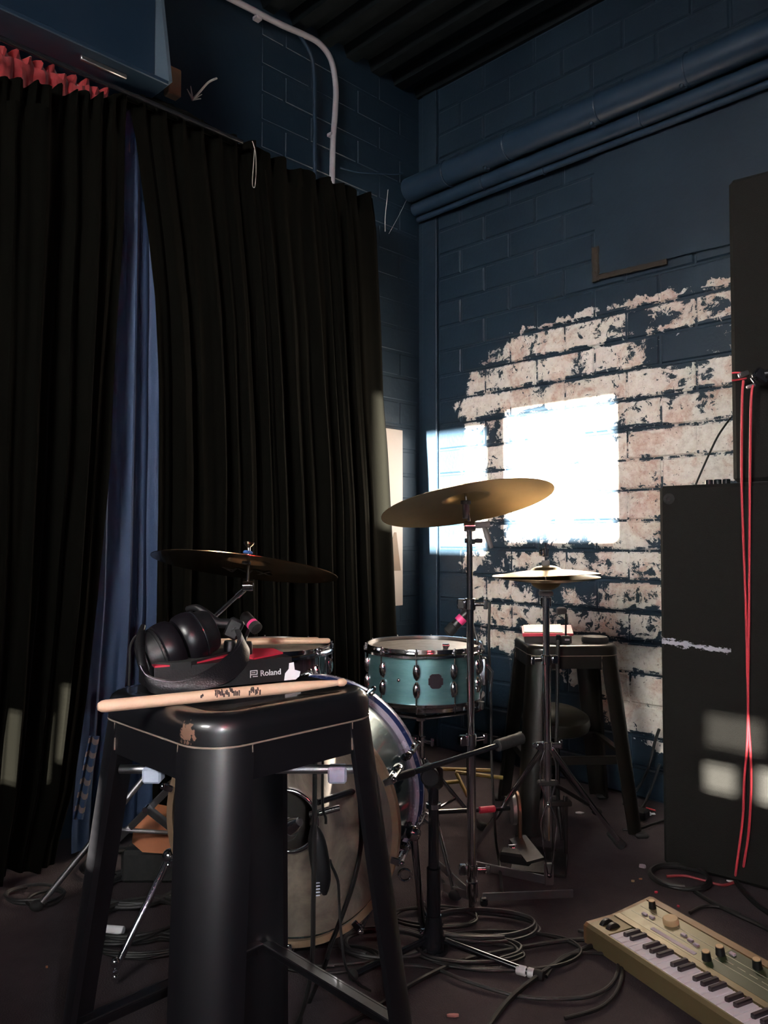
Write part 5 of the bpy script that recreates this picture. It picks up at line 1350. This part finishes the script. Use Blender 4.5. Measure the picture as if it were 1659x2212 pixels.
# case with a keybed step: profile in y-z extruded along x
prof = [(0, .006), (0, .046), (.008, KH), (.012, KH), (.012, .036), (.088, .036), (.088, KH + .001), (KW - .012, KH + .020), (KW, KH + .016), (KW, .006)]
n = len(prof); vs = [(.072, y_, z) for y_, z in prof] + [(KL - .014, y_, z) for y_, z in prof]
b.add(vs, [tuple(range(n)), tuple(range(2 * n - 1, n - 1, -1))] + [(i, (i + 1) % n, n + (i + 1) % n, n + i) for i in range(n)])
b.build('case', 'gold_case', root, smooth=False)
prof = [(0, .006), (0, .046), (.008, KH), (.088, KH + .001), (KW - .012, KH + .020), (KW, KH + .016), (KW, .006)]
def slab(nm, x0, x1, m):
    n = len(prof); b = MB(); b.add([(x0, y_, z) for y_, z in prof] + [(x1, y_, z) for y_, z in prof], [tuple(range(n)), tuple(range(2 * n - 1, n - 1, -1))] + [(i, (i + 1) % n, n + (i + 1) % n, n + i) for i in range(n)]); return b.build(nm, m, root, smooth=False)
slab('cheek', 0, .010, 'walnut'); slab('cheek', KL - .014, KL, 'walnut'); slab('wheel_block', .010, .072, 'gold_case')
TK = Matrix.Translation((0, .088, KH + .001)) @ Matrix.Rotation(math.atan2(.019, KW - .100), 4, 'X')
def kplate(nm, x0, x1, y0, y1, h, m, z0=0.0):
    b = MB(); b.box(((x0 + x1) / 2, (y0 + y1) / 2, (h + z0) / 2), (x1 - x0, y1 - y0, h - z0)); b.xf(TK); return b.build(nm, m, root, smooth=False)
kplate('front_rail', .010, KL - .014, .000, .016, .003, 'gold_case'); kplate('back_rail', .010, KL - .014, .106, .124, .004, 'walnut')
pl_ = kplate('control_panel', .012, .270, .018, .104, .002, 'panel_olive'); kplate('control_panel', .270, KL - .016, .018, .104, .002, 'panel_green')
for yy in (.046, .076):
    kplate('print_line', .02, KL - .03, yy, yy + .0016, .0026, 'line', .0018)
for i in range(7): kplate('print_line', .29 + .030 * i, .31 + .030 * i, .060, .0615, .0026, 'line', .0018)
kplate('display_strip', .105, .235, .024, .034, .003, 'lilac')
def kknob(x, y_, r, h, cap='knob_cap'):
    b = MB(); b.lathe([(r * 1.08, .002), (r, h * .3), (r * .92, h), (0, h)], (x, y_, 0), n=18); b.xf(TK); kn = b.build('knob', 'black_plastic', root)
    b = MB(); b.lathe([(r * .86, h), (r * .80, h + .0015), (0, h + .0018)], (x, y_, 0), n=18); b.xf(TK); b.build('knob_cap', cap, kn)
kknob(.045, .092, .0085, .020)
b = MB(); b.lathe([(.0185, .002), (.0185, .012), (.016, .015), (0, .015)], (.118, .078, 0), n=26); b.xf(TK); b.build('dial', 'knob_cap', root)
for (x, y_) in ((.262, .034), (.268, .070), (.345, .092), (.390, .092), (.435, .092)): kknob(x, y_, .0098, .020)
for (x, y_) in ((.172, .062), (.195, .058), (.215, .054), (.285, .088), (.055, .056), (.075, .060)):
    b = MB(); b.box((x, y_, .004), (.014, .009, .005), None, .001); b.xf(TK); b.build('button', 'lilac', root, smooth=False)
for x in (.030, .052):
    b = MB(); b.lathe([(0, -.006), (.020, -.006), (.022, -.004), (.022, .004), (.020, .006), (0, .006)], (x, .045, KH - .010), (1, 0, 0), 24); b.build('wheel', 'black_plastic', root)
nw = 22; kw_ = (KL - .014 - .076) / nw
wk = MB(); wk.box((0, .049, .046), (kw_ - .0010, .074, .014), None, .0015); wkm = wk.mesh('white_key', 'ivory', False)
bk = MB(); bk.box((0, .063, .0555), (kw_ * .55, .047, .011), None, .0022); bkm = bk.mesh('black_key', 'black_key', False)
for i in range(nw):
    o = bpy.data.objects.new('white_key', wkm); col.objects.link(o); o.parent = root; o.location = (.076 + kw_ * (i + .5), 0, 0)
    if i % 7 in (0, 1, 3, 4, 5) and i < nw - 1:
        o = bpy.data.objects.new('black_key', bkm); col.objects.link(o); o.parent = root; o.location = (.076 + kw_ * (i + 1), 0, 0)
for x in (.03, KL - .03):
    for y_ in (.02, KW - .02):
        b = MB(); b.cyl((x, y_, 0), (x, y_, .008), .011, 12); b.build('foot', 'white' if x < .1 and y_ < .1 else 'rubber', root)

# ================================================================== left: grey tube stand, orange block, adapter
base = G(255, 1815)
root = thing('tube_stand', 'grey square tube stand legs behind the near stool', 'stand', base)
def bar(p, q, w, nm='tube'):
    b = MB(); ax = (q - p); l = ax.length; ax.normalize(); side = ax.cross(Vector((0, 1, 0))).normalized(); up = side.cross(ax); b.box((p + q) / 2, (l, w, w), Matrix((ax, side, up)).transposed(), .002); return b.build(nm, 'steel', root, org=base, smooth=False)
bar(P(256, 1812, 2.20), P(452, 1618, 2.06), .018, 'leg'); bar(P(318, 1746, 2.13), P(430, 1836, 2.20), .018, 'leg')
b = MB(); q = P(317, 1746, 2.125); b.cyl(q + Vector((0, -.016, 0)), q + Vector((0, .01, 0)), .008, 12); b.build('rivet', 'chrome', root, org=base)
ob = P(345, 1795, 2.30); gz = G(345, 1840)
b = MB(); pts = [(-.06, .03), (-.055, .09), (-.03, .115), (.05, .10), (.08, .06), (.07, .012), (.03, 0), (-.03, .004)]
b.prism(pts, -.04, .04); b.xf(Matrix.Rotation(R(90), 4, 'X')); o = b.build('wood_block', 'orange_box', smooth=False); o.location = Vector((P(340, 1790, 2.28).x, 2.28, P(340, 1832, 2.28).z)); 
tag(o, 'orange brown wooden block behind the grey tube stand', 'block'); BLK = o
b = MB(); b.box((0, 0, o.location.z / 2 - .001), (.30, .12, o.location.z - .002), None, .01); o2 = b.build('equipment_case', 'rubber', smooth=False); o2.location = (o.location.x + .05, o.location.y + .04, 0); tag(o2, 'low black case under the orange wooden block', 'case')
# inline power adapter hanging under the stool
ad = P(690, 1856, 1.30); root = thing('power_adapter', 'slim black inline adapter hanging on its cord under the near stool', 'adapter', ad)
b = MB(); rings = []
for i in range(13):
    f = i / 12; h = -.058 + .116 * f; w = .0125 * (1 - abs(2 * f - 1) ** 3.2) + .0035
    rings.append([Vector((math.cos(a) * w, math.sin(a) * w * .7, h)) for a in [2 * math.pi * j / 16 for j in range(16)]])
b.loft(rings); b.xf(Matrix.Rotation(R(-9), 4, 'Y')); b.build('body', 'black_plastic', root)
for i in range(5):
    b = MB(); b.box(Vector((-.0075, -.0088, -.034 - .005 * i)), (.011 - .001 * i, .001, .0016)); b.xf(Matrix.Rotation(R(-6), 4, 'Y')); b.build('grip_rib', 'pad_grey', root, smooth=False)
at_ = ad + Vector((.010, 0, .057)); ab_ = ad + Vector((-.010, 0, -.057))
strand('power_cable', 'black cord running from the stool top down to the adapter', [P(700, 1475, 1.22), P(700, 1560, 1.27), P(697, 1640, 1.28), P(697, 1740, 1.29), at_ + Vector((0, 0, .01)), at_], .0022, 'cable', 'cable', 8)
strand('power_cable', 'thin cord looping up from the adapter and down to the floor', [ab_, P(690, 1930, 1.30), P(703, 1910, 1.30), P(711, 1860, 1.305), P(716, 1870, 1.32), P(730, 1905, 1.34), P(733, 1960, 1.36), P(738, 2030, 1.38), P(748, 2090, 1.42), P(775, 2125, 1.50), G(800, 2140, .005)], .0024, 'cable_grey', 'cable', 8)
strand('power_cable', 'thick black cord hanging straight down under the near stool', [P(680, 1600, 1.24), P(680, 1680, 1.25), P(679, 1800, 1.25), P(677, 1950, 1.26), P(674, 2080, 1.28), P(660, 2160, 1.30), P(640, 2215, 1.34), P(600, 2290, 1.40), G(560, 2330, .006)], .0038, 'cable', 'cable', 8)
strand('power_cable', 'black cord slanting behind the right leg of the near stool', [P(778, 1740, 1.52), P(780, 1820, 1.50), P(765, 1900, 1.48), P(738, 1980, 1.48), P(715, 2040, 1.48), P(700, 2090, 1.47), G(670, 2160, .006), G(640, 2230, .006)], .0045, 'cable', 'cable', 8)
strand('headphone_cable', 'thin pale cord hanging from the headphones at the left', [P(297, 1372, 1.10), P(289, 1380, 1.11), P(281, 1400, 1.12), P(280, 1440, 1.13), P(278, 1480, 1.14)], .0018, 'cable_grey', 'cable', 8)
strand('microphone_cable', 'black cable dangling beside the crash stand down to the floor', [P(1058, 1300, 2.45), P(1056, 1380, 2.44), P(1060, 1500, 2.43), P(1062, 1640, 2.42), P(1070, 1800, 2.40), P(1078, 1860, 2.38), G(1085, 1930, .006)], .0042, 'cable', 'cable', 8)

# ================================================================== cables and scraps on the floor
def floor_cable(label, pts, r=.0042, m='cable', k=0):
    pp = []
    for i, (x, y) in enumerate(pts):
        q = G(x, y, r + .001 + .004 * ((i * 7 + k) % 3) / 2); pp.append(q)
    return strand('floor_cable', label, pp, r, m, 'cable', 8)
floor_cable('long black cable sweeping in front of the synthesizer to the bottom edge', [(700, 2240), (790, 2190), (900, 2120), (1000, 2075), (1110, 2050), (1220, 2032), (1300, 2030)], .0055)
floor_cable('black cable crossing the taped microphone stand foot', [(1030, 2260), (1090, 2170), (1160, 2110), (1230, 2065), (1290, 2040), (1330, 2045)], .0058)
floor_cable('wide grey loop of cable left of the synthesizer', [(860, 2085), (930, 2090), (1010, 2120), (1110, 2150), (1200, 2158), (1280, 2150), (1325, 2120), (1335, 2070), (1310, 2030), (1250, 2010)], .0042, 'cable_grey')
floor_cable('second wide cable loop left of the synthesizer', [(1220, 2200), (1300, 2175), (1338, 2130), (1340, 2080), (1300, 2060), (1220, 2065), (1180, 2110)], .0042)
def coil(label, cx, cy, rx, ry, turns, r, m, seed):
    c = G(cx, cy); ex = (G(cx + rx, cy) - c).length; ey = (G(cx, cy - ry) - c).length; rnd = random.Random(seed); pts = []
    n = int(turns * 12)
    for i in range(n + 1):
        a = 2 * math.pi * i / 12 + seed; w = 1 + .16 * mnoise.noise((i * .35, seed, 0)); 
        pts.append(Vector((c.x + ex * w * math.cos(a) + .02 * mnoise.noise((i * .09, seed, 4)), c.y + ey * w * math.sin(a) + .03 * mnoise.noise((i * .09, seed, 8)), r + .001 + (i / n) * r * 1.6 * min(turns, 4) * .5 + r * .8 * (1 + mnoise.noise((i * .5, seed, 2))))))
    pp = smooth_path(pts, 5); b = MB(); b.tube(pp, r, 7); o = b.build('cable_coil', m, org=c); return tag(o, label, 'cable')
coil('loose coil of cable around the foot of the crash stand', 1040, 2010, 120, 30, 4.4, .0040, 'cable_grey', 3)
coil('flat coil of cable right of the microphone stand base', 1010, 2065, 110, 26, 3.2, .0042, 'cable', 5)
coil('coil of cable at the left edge of the microphone stand base', 830, 2050, 90, 30, 3.3, .0042, 'cable_grey', 9)
coil('heap of cable seen through the near stool at the left', 300, 2000, 95, 42, 5.5, .0045, 'cable', 11)
coil('second heap of cable deeper behind the near stool at the left', 305, 1930, 85, 34, 5.2, .0045, 'cable_grey', 14)
coil('lowest flat coil of cable behind the left stool leg', 300, 2055, 90, 20, 4.0, .0036, 'cable', 17)
coil('small loop of cable at the foot of the left curtain', 75, 1940, 60, 18, 1.5, .0045, 'cable_grey', 21)
coil('second small loop of cable on the floor by the left curtain', 95, 1950, 34, 14, 1.3, .0045, 'cable', 23)
coil('black cable bunch at the corner of the floor cabinet', 1470, 1905, 60, 22, 2.6, .0052, 'cable', 26)
coil('tangled cable between the two stools on the floor', 940, 1990, 90, 20, 2.2, .0040, 'cable', 29)
coil('wide thin cable loop around the microphone stand leg', 1080, 2060, 170, 40, 2.2, .0034, 'cable', 33)
coil('dark tangle of cable at the back of the near stool', 245, 1870, 60, 26, 3.4, .0040, 'cable', 36)
coil('thin loops of cable under the bass drum', 700, 2075, 110, 24, 2.6, .0036, 'cable', 39)
floor_cable('black cable running from the cabinet corner to the right edge', [(1500, 1925), (1540, 1950), (1590, 1975), (1640, 1998), (1700, 2030)], .006)
floor_cable('thick black cable near the right edge below the red cords', [(1590, 1905), (1615, 1935), (1650, 1965), (1700, 1990)], .007)
floor_cable('cable behind the synthesizer with a plug', [(1490, 1972), (1520, 1958), (1560, 1960), (1600, 1975)], .0045)
floor_cable('black cable on the floor in front of the brick wall', [(1345, 1792), (1380, 1790), (1410, 1780), (1440, 1770)], .0045)
strand('wall_cable', 'black cable hanging down beside the floor cabinet', [hitT(1424, 1575, .05), hitT(1414, 1605, .05), hitT(1402, 1655, .06), hitT(1380, 1700, .08), hitT(1345, 1738, .12)], .0058, 'cable', 'cable', 8)
strand('wall_cable', 'second black cable behind the floor cabinet edge', [hitT(1425, 1650, .05), hitT(1412, 1690, .06), hitT(1398, 1725, .10), hitT(1386, 1748, .14)], .0055, 'cable', 'cable', 8)
pb0 = G(1378, 1766); b = MB(); b.box((0, 0, .016), (.07, .05, .032), None, .005); o = b.build('power_block', 'black_plastic', smooth=False); o.location = pb0; o.rotation_euler.z = R(-40); tag(o, 'black power block on the floor before the brick wall', 'power block')
b = MB(); b.box((0, 0, .010), (.030, .012, .012), None, .003); b.cyl((.015, .004, .010), (.028, .004, .010), .002, 8); b.cyl((.015, -.004, .010), (.028, -.004, .010), .002, 8); o = b.build('plug', 'white', None); o.location = G(1398, 1764); tag(o, 'small white plug beside the power block', 'plug')
strand('red_wire', 'short red wire on the floor by the cabinet', [G(1396, 1745, .02), G(1406, 1748, .02), G(1416, 1751, .02)], .003, 'red_cable', 'wire', 8)
# white-sleeved cable connector
b = MB(); p, q = G(227, 2007, .012), G(267, 2010, .012); b.cyl(p, q, .010, 14); o = b.build('connector_sleeve', 'white', org=p); tag(o, 'white connector sleeve lying on the cable heap', 'connector')
b = MB(); p, q = G(1636, 1886, .012), G(1700, 1868, .012); b.cyl(p, q, .008, 12); o = b.build('connector_sleeve', 'white', org=p); tag(o, 'white connector at the right edge by the red cords', 'connector')
def scrap(label, x, y, w, d, m, rz=0, seed=0):
    rnd = random.Random(seed); n = 9; b = MB()
    poly = [(w * (.75 + .35 * rnd.random()) * math.cos(2 * math.pi * i / n), d * (.75 + .35 * rnd.random()) * math.sin(2 * math.pi * i / n)) for i in range(n)]
    b.prism(poly, .0005, .0025 + .003 * rnd.random()); o = b.build('floor_scrap', m, smooth=False); o.location = G(x, y); o.rotation_euler.z = R(rz); return tag(o, label, 'scrap')
scrap('round pale lilac scrap on the floor left of the cabinet', 1388, 1873, .012, .012, 'lilac', 0, 1)
scrap('white scrap on the floor under the yellow frame side', 1252, 1757, .016, .010, 'paper', 0, 2)
scrap('pinkish scrap beside the front stool leg', 347, 2064, .018, .010, 'pink_paper', 20, 3)
scrap('reddish paper strip at the bottom of the floor', 979, 2196, .014, .004, 'pink_paper', 5, 4)
scrap('tiny orange scrap right of the cabinet corner', 1384, 1900, .005, .003, 'orange_box', 0, 5)
scrap('tiny yellow scrap beside the cable bunch', 1367, 1905, .005, .003, 'knob_cap', 0, 6)
scrap('small bright red bit behind the synthesizer', 1417, 1929, .006, .004, 'red_plastic', 30, 7)
scrap('small red bit further right behind the synthesizer', 1465, 1959, .005, .004, 'red_plastic', 80, 8)
scrap('pale scrap lying on the floor in front of the cabinet face', 1578, 1905, .012, .004, 'paper', -20, 9)
scrap('tiny orange crumb on the carpet at the left', 101, 2091, .003, .002, 'orange_box', 0, 10)
scrap('tiny orange crumb near the curtain loop', 38, 1953, .003, .002, 'orange_box', 0, 11)
scrap('flat dark paper on the carpet at the bottom edge', 820, 2195, .02, .012, 'cable_grey', 10, 12)
